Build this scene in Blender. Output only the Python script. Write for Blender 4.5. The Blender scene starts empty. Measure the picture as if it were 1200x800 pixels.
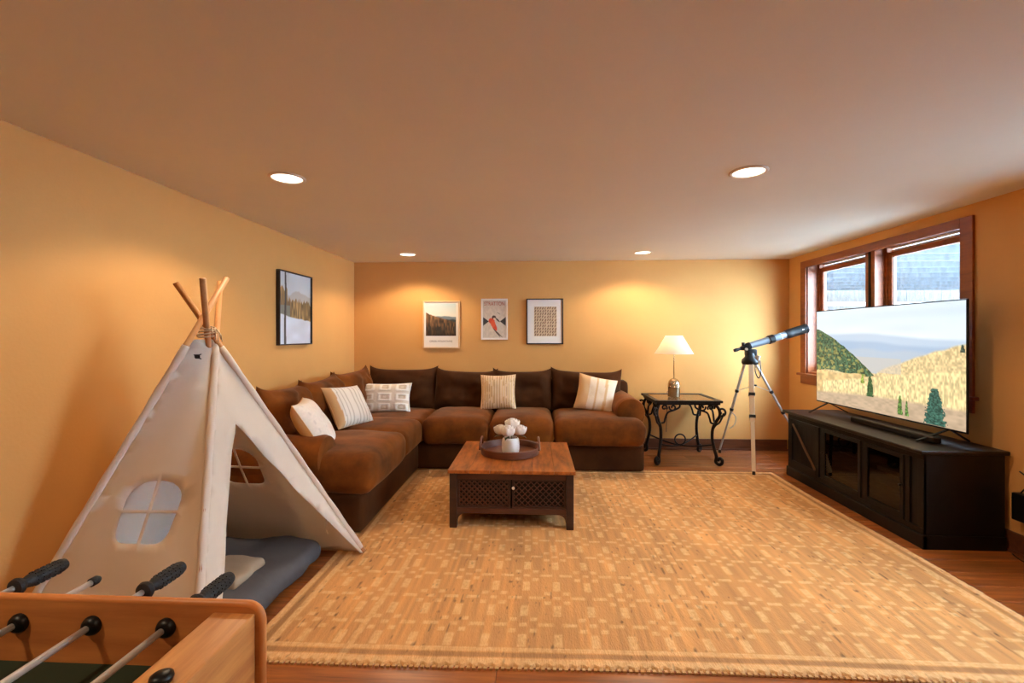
import bpy, bmesh, math, random
import numpy as np
from mathutils import Vector, Matrix, noise, geometry
random.seed(7); np.random.seed(7)
S = bpy.context.scene
C = S.collection
PI = math.pi

# ------------------------------------------------------------------ camera
F_PX = 540.0
cd = bpy.data.cameras.new('camera'); cam = bpy.data.objects.new('camera', cd); C.objects.link(cam)
cd.sensor_width = 36.0; cd.lens = F_PX / 1200 * 36; cd.shift_y = -7 / 1200.0; cd.clip_start = 0.02
cam.location = (0, 0, 1.30); cam.rotation_euler = (PI / 2, 0, math.atan(27 / F_PX))
S.camera = cam

# ------------------------------------------------------------------ exposure
S.view_settings.view_transform = 'Standard'; S.view_settings.look = 'None'
S.view_settings.gamma = 1.0; S.view_settings.use_curve_mapping = False
S.view_settings.exposure = 0.25
S.cycles.max_bounces = 10; S.cycles.diffuse_bounces = 6; S.cycles.transparent_max_bounces = 12
S.cycles.sample_clamp_indirect = 8.0

# ------------------------------------------------------------------ world (overcast snowy daylight)
SKY = 50.0
W = bpy.data.worlds.new('world'); S.world = W; W.use_nodes = True
nt = W.node_tree; nt.nodes.clear()
wo = nt.nodes.new('ShaderNodeOutputWorld'); bg = nt.nodes.new('ShaderNodeBackground')
tc = nt.nodes.new('ShaderNodeTexCoord'); sx = nt.nodes.new('ShaderNodeSeparateXYZ'); cr = nt.nodes.new('ShaderNodeValToRGB')
mp = nt.nodes.new('ShaderNodeMapRange'); mp.inputs[1].default_value = -1; mp.inputs[2].default_value = 1
nt.links.new(tc.outputs['Generated'], sx.inputs[0]); nt.links.new(sx.outputs[2], mp.inputs[0]); nt.links.new(mp.outputs[0], cr.inputs[0])
cr.color_ramp.elements[0].position = 0.0; cr.color_ramp.elements[0].color = (0.62, 0.80, 1.0, 1)
cr.color_ramp.elements[1].position = 1.0; cr.color_ramp.elements[1].color = (0.60, 0.79, 1.0, 1)
nt.links.new(cr.outputs[0], bg.inputs[0]); bg.inputs[1].default_value = SKY
nt.links.new(bg.outputs[0], wo.inputs[0])

def portal(name, loc, sy, sz, rot):
    l = bpy.data.lights.new(name, 'AREA'); l.shape = 'RECTANGLE'; l.size = sy; l.size_y = sz
    l.cycles.is_portal = True
    o = bpy.data.objects.new(name, l); C.objects.link(o); o.location = loc; o.rotation_euler = rot
    return o
WALL_R = 2.87; WALL_L = -2.14; WALL_B = 5.36; WALL_F = -2.6; CEIL = 2.165
WIN2 = (1.30, 2.38)
WIN = (3.245, 5.02, 0.90, 2.07)       # y0 y1 z0 z1 of the window opening
#portal('window_portal', (3.10, (WIN[0]+WIN[1])/2, (WIN[2]+WIN[3])/2), WIN[3]-WIN[2], WIN[1]-WIN[0], (0, PI/2, 0))

# ------------------------------------------------------------------ recessed lamp positions
CANS = [(-1.357, 2.46, 'ceiling downlight nearest the wigwam tent tip, on the left'),
        (1.126, 2.49, 'large ceiling downlight on the right, in front of the telescope'),
        (-1.352, 4.84, 'small far ceiling downlight above the left part of the sofa'),
        (1.118, 4.85, 'small far ceiling downlight near the lamp table, right of the three prints'),
        (-1.35, 0.08, 'ceiling downlight above the foosball table, behind the viewer'), (1.12, 0.08, 'ceiling downlight right of the viewer, out of the frame')]
CAN_W = 36.0
CAN_COL = (1.0, 0.785, 0.54)

# ================================================================== helpers
def lin(c):
    return tuple(((x/255)/12.92 if x/255 <= 0.04045 else ((x/255+0.055)/1.055)**2.4) for x in c)
def lina(a):
    a = a / 255.0
    return np.where(a <= 0.04045, a / 12.92, ((a + 0.055) / 1.055) ** 2.4)

def tag(o, label=None, cat=None, group=None, kind=None):
    if label: o['label'] = label
    if cat: o['category'] = cat
    if group: o['group'] = group
    if kind: o['kind'] = kind
    return o
def thing(name, loc, label, cat, group=None):
    o = bpy.data.objects.new(name, None); C.objects.link(o); o.location = loc
    o.empty_display_size = 0.1
    return tag(o, label, cat, group)
def wloc(o):
    v = Vector((0, 0, 0))
    while o is not None:
        v = v + Vector(o.location); o = o.parent
    return v

class MB:
    def __init__(s): s.v = []; s.f = []
    def add(s, vs, fs):
        n = len(s.v); s.v += [tuple(v) for v in vs]; s.f += [tuple(i + n for i in f) for f in fs]; return s
    def box(s, x0, x1, y0, y1, z0, z1, b=0.0, M=None):
        if x0 > x1: x0, x1 = x1, x0
        if y0 > y1: y0, y1 = y1, y0
        if z0 > z1: z0, z1 = z1, z0
        if b <= 0:
            vs = [(x, y, z) for x in (x0, x1) for y in (y0, y1) for z in (z0, z1)]
            fs = [(0, 1, 3, 2), (4, 6, 7, 5), (0, 4, 5, 1), (2, 3, 7, 6), (0, 2, 6, 4), (1, 5, 7, 3)]
        else:
            b = min(b, (x1-x0)/2.01, (y1-y0)/2.01, (z1-z0)/2.01)
            bm = bmesh.new(); bmesh.ops.create_cube(bm, size=1.0)
            for v in bm.verts:
                v.co = Vector(((x0+x1)/2 + v.co.x*(x1-x0), (y0+y1)/2 + v.co.y*(y1-y0), (z0+z1)/2 + v.co.z*(z1-z0)))
            bmesh.ops.bevel(bm, geom=bm.edges[:], offset=b, segments=2, affect='EDGES', profile=0.5)
            vs = [tuple(v.co) for v in bm.verts]; bm.verts.index_update()
            fs = [tuple(v.index for v in f.verts) for f in bm.faces]; bm.free()
        if M is not None: vs = [tuple(M @ Vector(v)) for v in vs]
        return s.add(vs, fs)
    def bar(s, a, b, w, t, bev=0.0, up=(0, 0, 1)):
        a = Vector(a); b = Vector(b); d = b - a; L = d.length; z = d.normalized(); u = Vector(up)
        if abs(z.dot(u)) > 0.99: u = Vector((0, 1, 0))
        x = u.cross(z).normalized(); y = z.cross(x)
        M = Matrix((x, y, z)).transposed().to_4x4(); M.translation = a
        return s.box(-w/2, w/2, -t/2, t/2, 0, L, bev, M)
    def tube(s, pts, r, n=10, closed=False, caps=True):
        pts = [Vector(p) for p in pts]; m = len(pts)
        rs = r if isinstance(r, (list, tuple)) else [r] * m
        T = []
        for i in range(m):
            if closed: d = pts[(i+1) % m] - pts[i-1]
            else: d = pts[min(i+1, m-1)] - pts[max(i-1, 0)]
            T.append(d.normalized())
        u = Vector((0, 0, 1)) if abs(T[0].z) < 0.9 else Vector((1, 0, 0))
        x = T[0].cross(u).normalized(); vs = []
        for i in range(m):
            x = (x - T[i] * x.dot(T[i])).normalized(); y = T[i].cross(x)
            for k in range(n):
                a = 2*PI*k/n; vs.append(tuple(pts[i] + (x*math.cos(a) + y*math.sin(a)) * rs[i]))
        fs = []
        for i in range(m if closed else m-1):
            j = (i+1) % m
            for k in range(n):
                l = (k+1) % n; fs.append((i*n+k, i*n+l, j*n+l, j*n+k))
        if caps and not closed:
            fs.append(tuple(range(n-1, -1, -1))); fs.append(tuple((m-1)*n + k for k in range(n)))
        return s.add(vs, fs)
    def lathe(s, prof, c=(0, 0, 0), n=32, M=None, caps=True):
        vs = []; 
        for (r, z) in prof:
            for k in range(n):
                a = 2*PI*k/n; vs.append((r*math.cos(a), r*math.sin(a), z))
        fs = []
        for i in range(len(prof)-1):
            for k in range(n):
                l = (k+1) % n; fs.append((i*n+k, i*n+l, (i+1)*n+l, (i+1)*n+k))
        if caps:
            fs.append(tuple(range(n-1, -1, -1))); fs.append(tuple((len(prof)-1)*n + k for k in range(n)))
        if M is not None: vs = [tuple(M @ Vector(v)) for v in vs]
        vs = [(v[0]+c[0], v[1]+c[1], v[2]+c[2]) for v in vs]
        return s.add(vs, fs)
    def prism(s, poly, t, M):
        # poly: 2-D outline, extruded from 0 to t along local z, placed with M
        n = len(poly)
        vs = [tuple(M @ Vector((p[0], p[1], 0))) for p in poly] + [tuple(M @ Vector((p[0], p[1], t))) for p in poly]
        fs = [tuple(range(n-1, -1, -1)), tuple(range(n, 2*n))] + [(i, (i+1) % n, n+(i+1) % n, n+i) for i in range(n)]
        return s.add(vs, fs)
    def build(s, name, mat, parent=None, smooth=False, local=False):
        off = Vector((0, 0, 0)) if (local or parent is None) else wloc(parent)
        me = bpy.data.meshes.new(name)
        me.from_pydata([(v[0]-off.x, v[1]-off.y, v[2]-off.z) for v in s.v], [], s.f); me.update()
        bm = bmesh.new(); bm.from_mesh(me); bmesh.ops.recalc_face_normals(bm, faces=bm.faces[:]); bm.to_mesh(me); bm.free()
        if smooth:
            me.polygons.foreach_set('use_smooth', [True]*len(me.polygons))
            if smooth == 'auto': me.set_sharp_from_angle(angle=math.radians(40))
        me.materials.append(mat)
        o = bpy.data.objects.new(name, me); C.objects.link(o)
        if parent is not None: o.parent = parent
        return o

# ---- materials
def nodes(m):
    m.use_nodes = True; nt = m.node_tree
    return nt, nt.nodes['Principled BSDF']
def mat(name, col, rough=0.6, metal=0.0, var=0.0, vscale=8.0, bump=0.0, bscale=60.0, spec=0.5, sheen=0.0, stretch=None, col2=None, objrand=0.0, coat=0.0, trans=0.0):
    m = bpy.data.materials.new(name); nt, p = nodes(m); N = nt.nodes; L = nt.links
    c = lin(col) + (1,)
    p.inputs['Base Color'].default_value = c; p.inputs['Roughness'].default_value = rough; p.inputs['Metallic'].default_value = metal
    p.inputs['Specular IOR Level'].default_value = spec
    if sheen: p.inputs['Sheen Weight'].default_value = sheen; p.inputs['Sheen Roughness'].default_value = 0.4; p.inputs['Sheen Tint'].default_value = (1, .62, .34, 1)
    if coat: p.inputs['Coat Weight'].default_value = coat; p.inputs['Coat Roughness'].default_value = 0.15
    tcn = N.new('ShaderNodeTexCoord'); mpn = N.new('ShaderNodeMapping'); L.new(tcn.outputs['Object'], mpn.inputs[0])
    if stretch: mpn.inputs['Scale'].default_value = stretch
    if objrand:
        oi = N.new('ShaderNodeObjectInfo'); mu = N.new('ShaderNodeMath'); mu.operation = 'MULTIPLY'; mu.inputs[1].default_value = 37.0
        L.new(oi.outputs['Random'], mu.inputs[0]); cx = N.new('ShaderNodeCombineXYZ')
        for i in range(3): L.new(mu.outputs[0], cx.inputs[i])
        L.new(cx.outputs[0], mpn.inputs['Location'])
    src = None
    if var or col2:
        nz = N.new('ShaderNodeTexNoise'); nz.inputs['Scale'].default_value = vscale; nz.inputs['Detail'].default_value = 6; nz.inputs['Roughness'].default_value = 0.6
        L.new(mpn.outputs[0], nz.inputs['Vector'])
        rp = N.new('ShaderNodeValToRGB'); L.new(nz.outputs['Fac'], rp.inputs[0])
        rp.color_ramp.elements[0].position = 0.32; rp.color_ramp.elements[1].position = 0.68
        if col2: a, b = lin(col), lin(col2)
        else:
            a = tuple(x*(1-var) for x in lin(col)); b = tuple(min(1, x*(1+var)) for x in lin(col))
        rp.color_ramp.elements[0].color = a+(1,); rp.color_ramp.elements[1].color = b+(1,)
        src = rp.outputs[0]
        if objrand:
            hs = N.new('ShaderNodeHueSaturation'); mr = N.new('ShaderNodeMapRange'); mr.inputs[3].default_value = 1-objrand; mr.inputs[4].default_value = 1+objrand
            L.new(oi.outputs['Random'], mr.inputs[0]); L.new(mr.outputs[0], hs.inputs['Value']); L.new(src, hs.inputs['Color']); src = hs.outputs[0]
        L.new(src, p.inputs['Base Color'])
    if bump:
        n2 = N.new('ShaderNodeTexNoise'); n2.inputs['Scale'].default_value = bscale; n2.inputs['Detail'].default_value = 4
        L.new(mpn.outputs[0], n2.inputs['Vector'])
        bn = N.new('ShaderNodeBump'); bn.inputs['Strength'].default_value = min(1, bump); bn.inputs['Distance'].default_value = 0.005
        L.new(n2.outputs['Fac'], bn.inputs['Height']); L.new(bn.outputs[0], p.inputs['Normal'])
    if trans:
        # thin cloth: some light passes through
        tr = N.new('ShaderNodeBsdfTranslucent'); mx = N.new('ShaderNodeMixShader'); mx.inputs[0].default_value = trans
        tr.inputs[0].default_value = c
        out = N['Material Output']; L.new(p.outputs[0], mx.inputs[1]); L.new(tr.outputs[0], mx.inputs[2]); L.new(mx.outputs[0], out.inputs[0])
    return m
def emit(name, col, strength):
    m = bpy.data.materials.new(name); m.use_nodes = True; nt = m.node_tree; nt.nodes.clear()
    e = nt.nodes.new('ShaderNodeEmission'); e.inputs[0].default_value = lin(col)+(1,); e.inputs[1].default_value = strength
    o = nt.nodes.new('ShaderNodeOutputMaterial'); nt.links.new(e.outputs[0], o.inputs[0]); return m
def glass(name, tint=(255, 255, 255), refl=0.06):
    m = bpy.data.materials.new(name); m.use_nodes = True; nt = m.node_tree; nt.nodes.clear()
    t = nt.nodes.new('ShaderNodeBsdfTransparent'); t.inputs[0].default_value = lin(tint)+(1,)
    g = nt.nodes.new('ShaderNodeBsdfGlossy'); g.inputs['Roughness'].default_value = 0.02
    lw = nt.nodes.new('ShaderNodeLayerWeight'); pw = nt.nodes.new('ShaderNodeMath'); pw.operation = 'POWER'; pw.inputs[1].default_value = 4.0
    fr = nt.nodes.new('ShaderNodeMath'); fr.operation = 'MULTIPLY_ADD'; fr.inputs[1].default_value = 0.6; fr.inputs[2].default_value = 0.04
    nt.links.new(lw.outputs['Facing'], pw.inputs[0]); nt.links.new(pw.outputs[0], fr.inputs[0])
    mx = nt.nodes.new('ShaderNodeMixShader'); o = nt.nodes.new('ShaderNodeOutputMaterial')
    nt.links.new(fr.outputs[0], mx.inputs[0]); nt.links.new(t.outputs[0], mx.inputs[1]); nt.links.new(g.outputs[0], mx.inputs[2]); nt.links.new(mx.outputs[0], o.inputs[0])
    return m
def attr_mat(name, rough=0.6, emission=0.0, bump=None, coat=0.0, sheen=0.0):
    m = bpy.data.materials.new(name); nt, p = nodes(m); N = nt.nodes; L = nt.links
    a = N.new('ShaderNodeAttribute'); a.attribute_name = 'col'
    if emission:
        p.inputs['Base Color'].default_value = (0.01, 0.01, 0.01, 1); L.new(a.outputs['Color'], p.inputs['Emission Color']); p.inputs['Emission Strength'].default_value = emission
    else: L.new(a.outputs['Color'], p.inputs['Base Color'])
    p.inputs['Roughness'].default_value = rough
    if coat: p.inputs['Coat Weight'].default_value = coat; p.inputs['Coat Roughness'].default_value = 0.05
    if sheen: p.inputs['Sheen Weight'].default_value = sheen
    if bump:
        tcn = N.new('ShaderNodeTexCoord'); mpn = N.new('ShaderNodeMapping'); L.new(tcn.outputs['Object'], mpn.inputs[0]); mpn.inputs['Scale'].default_value = bump[0]
        n2 = N.new('ShaderNodeTexNoise'); n2.inputs['Scale'].default_value = 1.0; n2.inputs['Detail'].default_value = 3; L.new(mpn.outputs[0], n2.inputs['Vector'])
        bn = N.new('ShaderNodeBump'); bn.inputs['Strength'].default_value = bump[1]; bn.inputs['Distance'].default_value = 0.006
        L.new(n2.outputs['Fac'], bn.inputs['Height']); L.new(bn.outputs[0], p.inputs['Normal'])
    return m

def set_col(me, rgb):          # rgb: (nverts,3) linear
    a = me.color_attributes.new('col', 'FLOAT_COLOR', 'POINT')
    d = np.ones((len(me.vertices), 4), dtype=np.float32); d[:, :3] = rgb; a.data.foreach_set('color', d.ravel())
def print_sheet(name, fn, nu, nv, pos, m, parent):
    """flat print: fn(u, v)->srgb255, u right, v down; pos(u, v)->world"""
    us = np.linspace(0, 1, nu); vs = np.linspace(0, 1, nv); U, V = np.meshgrid(us, vs)
    col = fn(U, V)
    off = wloc(parent)
    vv = [tuple(Vector(pos(u, v)) - off) for v in vs for u in us]
    fs = [(j*nu+i, j*nu+i+1, (j+1)*nu+i+1, (j+1)*nu+i) for j in range(nv-1) for i in range(nu-1)]
    me = bpy.data.meshes.new(name); me.from_pydata(vv, [], fs); me.update()
    set_col(me, lina(np.clip(col.reshape(-1, 3), 0, 255))); me.materials.append(m)
    o = bpy.data.objects.new(name, me); C.objects.link(o); o.parent = parent; return o
_lat = {}
def vnoise(x, y, seed=0):
    """value noise on numpy arrays"""
    if seed not in _lat: _lat[seed] = np.random.RandomState(seed).rand(64, 64)
    g = _lat[seed]; xi = np.floor(x).astype(int); yi = np.floor(y).astype(int); fx = x-xi; fy = y-yi
    fx = fx*fx*(3-2*fx); fy = fy*fy*(3-2*fy)
    a = g[yi % 64, xi % 64]; b = g[yi % 64, (xi+1) % 64]; c = g[(yi+1) % 64, xi % 64]; d = g[(yi+1) % 64, (xi+1) % 64]
    return (a*(1-fx)+b*fx)*(1-fy)+(c*(1-fx)+d*fx)*fy
def mixc(base, col, mask):
    mask = np.clip(mask, 0, 1)[..., None]; return base*(1-mask)+np.array(col, float)*mask if not isinstance(col, np.ndarray) else base*(1-mask)+col*mask
def text(name, s, size, loc, rot, m, parent, extrude=0.0004, width=None):
    cu = bpy.data.curves.new(name, 'FONT'); cu.body = s; cu.size = size; cu.align_x = 'CENTER'; cu.align_y = 'CENTER'; cu.extrude = extrude
    o = bpy.data.objects.new(name, cu); C.objects.link(o); cu.materials.append(m)
    bpy.context.view_layer.update()
    if width: 
        w = o.dimensions.x
    bpy.context.view_layer.update()
    me = bpy.data.meshes.new_from_object(o.evaluated_get(bpy.context.evaluated_depsgraph_get()))
    if width: me.transform(Matrix.Diagonal((width/w, 1, 1, 1)))
    bpy.data.objects.remove(o); o = bpy.data.objects.new(name, me); C.objects.link(o)
    if not me.materials: me.materials.append(m)
    o.parent = parent; o.location = Vector(loc) - wloc(parent); o.rotation_euler = rot; return o

M = {}
M['wall'] = mat('wall_paint', (217, 160, 92), 0.75, var=0.03, vscale=1.5, bump=0.12, bscale=70, spec=0.3)
M['ceil'] = mat('ceiling_paint', (238, 234, 216), 0.85, var=0.02, vscale=1.2, bump=0.10, bscale=50, spec=0.2)
M['trimwood'] = mat('trim_wood', (158, 80, 26), 0.42, col2=(122, 58, 18), vscale=5, stretch=(6, 1, 6), bump=0.05, bscale=40)
M['basewood'] = mat('baseboard_wood', (112, 62, 34), 0.45, col2=(84, 44, 24), vscale=5, stretch=(1, 6, 6))
M['floor'] = mat('floor_wood', (166, 94, 40), 0.32, col2=(106, 53, 22), vscale=4, stretch=(0.6, 9, 9), bump=0.06, bscale=30, objrand=0.22)
M['subfloor'] = mat('subfloor_wood', (120, 64, 32), 0.5, var=0.2)
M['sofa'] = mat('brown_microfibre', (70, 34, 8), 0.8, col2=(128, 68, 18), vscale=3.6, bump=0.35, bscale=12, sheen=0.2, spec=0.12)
M['sofadark'] = mat('brown_microfibre_shaded', (50, 27, 12), 0.85, col2=(80, 45, 20), vscale=2.5, bump=0.2, bscale=12, sheen=0.1, spec=0.1)  # darker copy of the sofa cloth; paints shade into the back-wall cushions
M['cotton'] = mat('cotton_canvas', (238, 226, 208), 0.85, var=0.03, vscale=6, bump=0.18, bscale=9, spec=0.2, trans=0.24)
M['pole'] = mat('pine_pole', (196, 138, 84), 0.5, var=0.12, vscale=8, stretch=(8, 8, 1))
M['rope'] = mat('twine', (214, 192, 158), 0.9, bump=0.5, bscale=200)
M['mat'] = mat('blue_grey_quilt', (88, 86, 88), 0.85, var=0.08, vscale=4, bump=0.5, bscale=16, spec=0.2)
M['beige'] = mat('beige_fleece', (176, 158, 134), 0.9, bump=0.4, bscale=30, spec=0.1)
M['black'] = mat('black_plastic', (9, 9, 10), 0.4, spec=0.35)
M['rubber'] = mat('black_rubber', (20, 20, 22), 0.6, bump=0.3, bscale=300)
M['chrome'] = mat('chromed_steel', (232, 228, 220), 0.32, metal=0.5)
M['iron'] = mat('black_wrought_iron', (34, 28, 26), 0.45, metal=0.6, var=0.2, bump=0.3, bscale=60)
M['foos'] = mat('oak_laminate', (216, 152, 86), 0.35, col2=(168, 98, 46), vscale=4, stretch=(9, 0.8, 9), bump=0.04)
M['foosx'] = mat('oak_laminate_long', (206, 136, 72), 0.4, col2=(172, 102, 50), vscale=3.5, stretch=(0.8, 9, 9), bump=0.04)
M['foosrim'] = mat('table_edge_band', (204, 128, 66), 0.4, var=0.08)
M['field'] = mat('green_playfield', (30, 48, 30), 0.6, var=0.08)
M['tablewood'] = mat('sheesham_top', (196, 112, 46), 0.38, col2=(112, 54, 20), vscale=4.5, stretch=(5, 1, 5), objrand=0.15, coat=0.2)
M['tabledark'] = mat('dark_stained_wood', (62, 32, 20), 0.45, col2=(40, 20, 13), vscale=4, stretch=(1, 1, 5))
M['tabledarkx'] = mat('dark_stained_rail', (86, 44, 26), 0.45, col2=(56, 28, 17), vscale=4, stretch=(1, 5, 5))
M['void'] = mat('dark_cabinet_inside', (14, 9, 7), 0.8)
M['tray'] = mat('tray_wood', (116, 66, 40), 0.45, col2=(84, 44, 28), vscale=5, stretch=(1, 1, 6))
M['ceramic'] = mat('white_ceramic', (232, 226, 216), 0.3)
M['petal'] = mat('white_petal', (246, 238, 226), 0.7, var=0.04, vscale=30, trans=0.15)
M['leaf'] = mat('green_leaf', (52, 72, 36), 0.6, var=0.2, vscale=30)
M['standblk'] = mat('black_brown_cabinet', (14, 10, 9), 0.5, spec=0.3, var=0.25, vscale=4, stretch=(4, 1, 4), bump=0.05)
M['standtop'] = mat('dark_brown_cabinet_top', (36, 22, 14), 0.4, spec=0.35, col2=(24, 15, 10), vscale=4, stretch=(6, 1, 6))
M['brace'] = mat('worn_brown_brace', (98, 68, 44), 0.5, var=0.2)
M['darkglass'] = glass('cabinet_glass', (150, 140, 130))
M['winglass'] = glass('window_glass', (245, 250, 252))
M['white'] = mat('white_paint', (236, 234, 230), 0.5)
M['trimwhite'] = mat('white_lamp_trim', (232, 222, 206), 0.5)
M['brass'] = mat('brushed_nickel_brass', (188, 164, 132), 0.16, metal=1.0, stretch=(1, 1, 20), bump=0.1, bscale=30)
M['shade'] = mat('linen_shade', (250, 240, 224), 0.8, trans=0.55, spec=0.1)
M['silver'] = mat('silver_tube', (132, 140, 148), 0.3, metal=0.4, spec=0.6)
M['alu'] = mat('aluminium_leg', (196, 192, 186), 0.35, metal=0.5)
M['cream'] = mat('warm_lit_aluminium_leg', (226, 206, 176), 0.5)  # aluminium front leg with warm lamplight put into its base colour
M['frameblk'] = mat('black_frame', (30, 22, 18), 0.4)
M['frameoak'] = mat('pale_oak_frame', (226, 186, 138), 0.5, var=0.06, vscale=10, stretch=(6, 1, 1))
M['framewhite'] = mat('white_frame', (240, 232, 220), 0.5)
M['paper'] = mat('white_paper', (238, 230, 218), 0.8)
M['ink'] = mat('grey_ink', (120, 100, 80), 0.8)
M['redink'] = mat('faded_red_ink', (178, 74, 56), 0.8)
M['snowwood'] = mat('grey_deck_board', (74, 76, 78), 0.9, var=0.3, vscale=4, stretch=(5, 1, 1))
M['fence'] = mat('weathered_fence', (96, 90, 84), 0.9, var=0.3, vscale=3, stretch=(6, 6, 1))
M['snow'] = mat('snow', (236, 242, 250), 0.9, bump=0.3, bscale=6)
M['tan'] = mat('tan_cotton', (216, 170, 116), 0.9, bump=0.3, bscale=80)
M['rugback'] = mat('jute_edge', (196, 150, 96), 0.9, bump=0.5, bscale=120)

# ================================================================== SETTING
WT = 0.18
def struct(o, name=None): o['kind'] = 'structure'; return o
# floor with its planks
fl = struct(MB().box(WALL_L-WT, WALL_R+WT, WALL_F-WT, WALL_B+WT, -0.12, -0.014).build('floor', M['subfloor']))
PW = 0.142; row = 0; y = WALL_F
while y < WALL_B - 0.01:
    y1 = min(y+PW, WALL_B); x = WALL_L - (row * 0.53) % 1.25
    while x < WALL_R:
        L = 1.15 + 0.55*random.random(); a = max(x, WALL_L); b = min(x+L, WALL_R)
        if b - a > 0.05:
            dz = random.uniform(-0.0006, 0)
            g = 0.0012
            p = MB().add([(a+g, y+g, -0.014), (b-g, y+g, -0.014), (b-g, y1-g, -0.014), (a+g, y1-g, -0.014),
                          (a+g, y+g, -0.002), (b-g, y+g, -0.002), (b-g, y1-g, -0.002), (a+g, y1-g, -0.002),
                          (a+g+.002, y+g+.002, dz), (b-g-.002, y+g+.002, dz), (b-g-.002, y1-g-.002, dz), (a+g+.002, y1-g-.002, dz)],
                         [(0, 3, 2, 1), (0, 1, 5, 4), (1, 2, 6, 5), (2, 3, 7, 6), (3, 0, 4, 7), (4, 5, 9, 8), (5, 6, 10, 9), (6, 7, 11, 10), (7, 4, 8, 11), (8, 9, 10, 11)]).build('plank', M['floor'], fl)
        x += L
    y += PW; row += 1
struct(MB().box(WALL_L-WT, WALL_L, WALL_F-WT, WALL_B+WT, -0.12, CEIL).build('wall_left', M['wall']))
struct(MB().box(WALL_L, WALL_R, WALL_B, WALL_B+WT, -0.12, CEIL).build('wall_back', M['wall']))
struct(MB().box(WALL_L, WALL_R, WALL_F-WT, WALL_F, -0.12, CEIL).build('wall_front', M['wall']))
y0, y1, z0, z1 = WIN
y2, y3 = WIN2
wr = MB()
for (a, b) in ((WALL_F-WT, y2), (y3, y0), (y1, WALL_B+WT)): wr.box(WALL_R, WALL_R+WT, a, b, -0.12, CEIL)
for (a, b) in ((y2, y3), (y0, y1)):
    wr.box(WALL_R, WALL_R+WT, a, b, -0.12, z0); wr.box(WALL_R, WALL_R+WT, a, b, z1, CEIL)
struct(wr.build('wall_right', M['wall']))
# ceiling with round holes is avoided: the cans sit just below the board
struct(MB().box(WALL_L-WT, WALL_R+WT, WALL_F-WT, WALL_B+WT, CEIL, CEIL+0.12).build('ceiling', M['ceil']))
# baseboards
def base(name, a, b, nrm):
    m = MB(); t = 0.016
    ax, ay = a; bx, by = b
    m.box(min(ax, bx, ax+nrm[0]*t), max(ax, bx, ax+nrm[0]*t), min(ay, by, ay+nrm[1]*t), max(ay, by, ay+nrm[1]*t), 0.0, 0.125, 0.003)
    t = 0.026
    m.box(min(ax, bx, ax+nrm[0]*t), max(ax, bx, ax+nrm[0]*t), min(ay, by, ay+nrm[1]*t), max(ay, by, ay+nrm[1]*t), 0.0, 0.018, 0.004)
    return struct(m.build(name, M['basewood']))
base('baseboard_back', (WALL_L+.03, WALL_B), (WALL_R-.03, WALL_B), (0, -1))
base('baseboard_left', (WALL_L, WALL_F), (WALL_L, WALL_B), (1, 0))
base('baseboard_right', (WALL_R, WALL_F), (WALL_R, WALL_B), (-1, 0))

# windows (the second one is outside the frame, nearer the viewer)
XW = WALL_R + 0.11
def make_window(name, y0, y1, z0, z1):
    w = MB()
    w.box(WALL_R, XW+0.06, y0-0.001, y0+0.018, z0, z1); w.box(WALL_R, XW+0.06, y1-0.018, y1, z0, z1)
    w.box(WALL_R, XW+0.06, y0+.018, y1-.018, z1-0.018, z1); w.box(WALL_R, XW+0.06, y0+.018, y1-.018, z0, z0+0.02)
    win = struct(w.build(name, M['trimwood']))
    def wpart(name, m, mt=None): return m.build(name, mt or M['trimwood'], win)
    wpart('casing', MB().box(WALL_R-0.018, WALL_R, y0-0.09, y0+0.002, z0-0.0, z1+0.018, 0.003))
    wpart('casing', MB().box(WALL_R-0.018, WALL_R, y1-0.002, y1+0.09, z0-0.0, z1+0.018, 0.003))
    wpart('head_casing', MB().box(WALL_R-0.020, WALL_R, y0+0.002, y1-0.002, z1-0.052, z1+0.018, 0.003))
    wpart('window_sill', MB().box(WALL_R-0.045, WALL_R, y0-0.12, y1+0.12, z0-0.024, z0, 0.005))
    wpart('apron', MB().box(WALL_R-0.018, WALL_R, y0-0.09, y1+0.09, z0-0.11, z0-0.024, 0.003))
    ym = (y0+y1)/2
    wpart('mullion', MB().box(WALL_R+0.02, XW+0.05, ym-0.055, ym+0.055, z0+.02, z1-.018, 0.003))
    wpart('mullion_gap', MB().box(WALL_R+0.014, WALL_R+0.02, ym-0.012, ym+0.012, z0+.02, z1-.018), M['void'])
    for (a, b) in ((y0+.018, ym-.055), (ym+.055, y1-.018)):
        fr = MB(); t = 0.03
        sa, sb, s0, s1 = a+t, b-t, z0+.02+t, z1-.018-0.052
        # frame of the unit
        fr.box(XW-.01, XW+.06, a, sa, z0+.02, z1-.018); fr.box(XW-.01, XW+.06, sb, b, z0+.02, z1-.018); fr.box(XW-.01, XW+.06, sa, sb, z0+.02, s0)
        wpart('unit_frame', fr, M['trimwood'])
        wpart('blind_rail', MB().box(XW+.03, XW+.055, sa, sb, s1+.03, z1-.020, .004), M['white'])
        wpart('blind_rail', MB().box(XW+.03, XW+.055, sa, sb, s1+.004, s1+.022, .004), M['white'])
        sh = MB(); q = 0.042
        sh.box(XW, XW+.035, sa, sa+q, s0, s1, .002); sh.box(XW, XW+.035, sb-q, sb, s0, s1, .002)
        sh.box(XW, XW+.035, sa+q, sb-q, s1-q, s1, .002); sh.box(XW, XW+.035, sa+q, sb-q, s0, s0+q, .002)
        so = wpart('sash', sh)
        MB().box(XW+.015, XW+.019, sa+q, sb-q, s0+q, s1-q).build('pane', M['winglass'], so)
        hb = MB(); hb.box(XW+.004, XW+.012, sa+q-.006, sa+q, s0+q, s1-q); hb.box(XW+.004, XW+.012, sb-q, sb-q+.006, s0+q, s1-q)
        hb.build('glazing_bead', M['white'], so)


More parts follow.
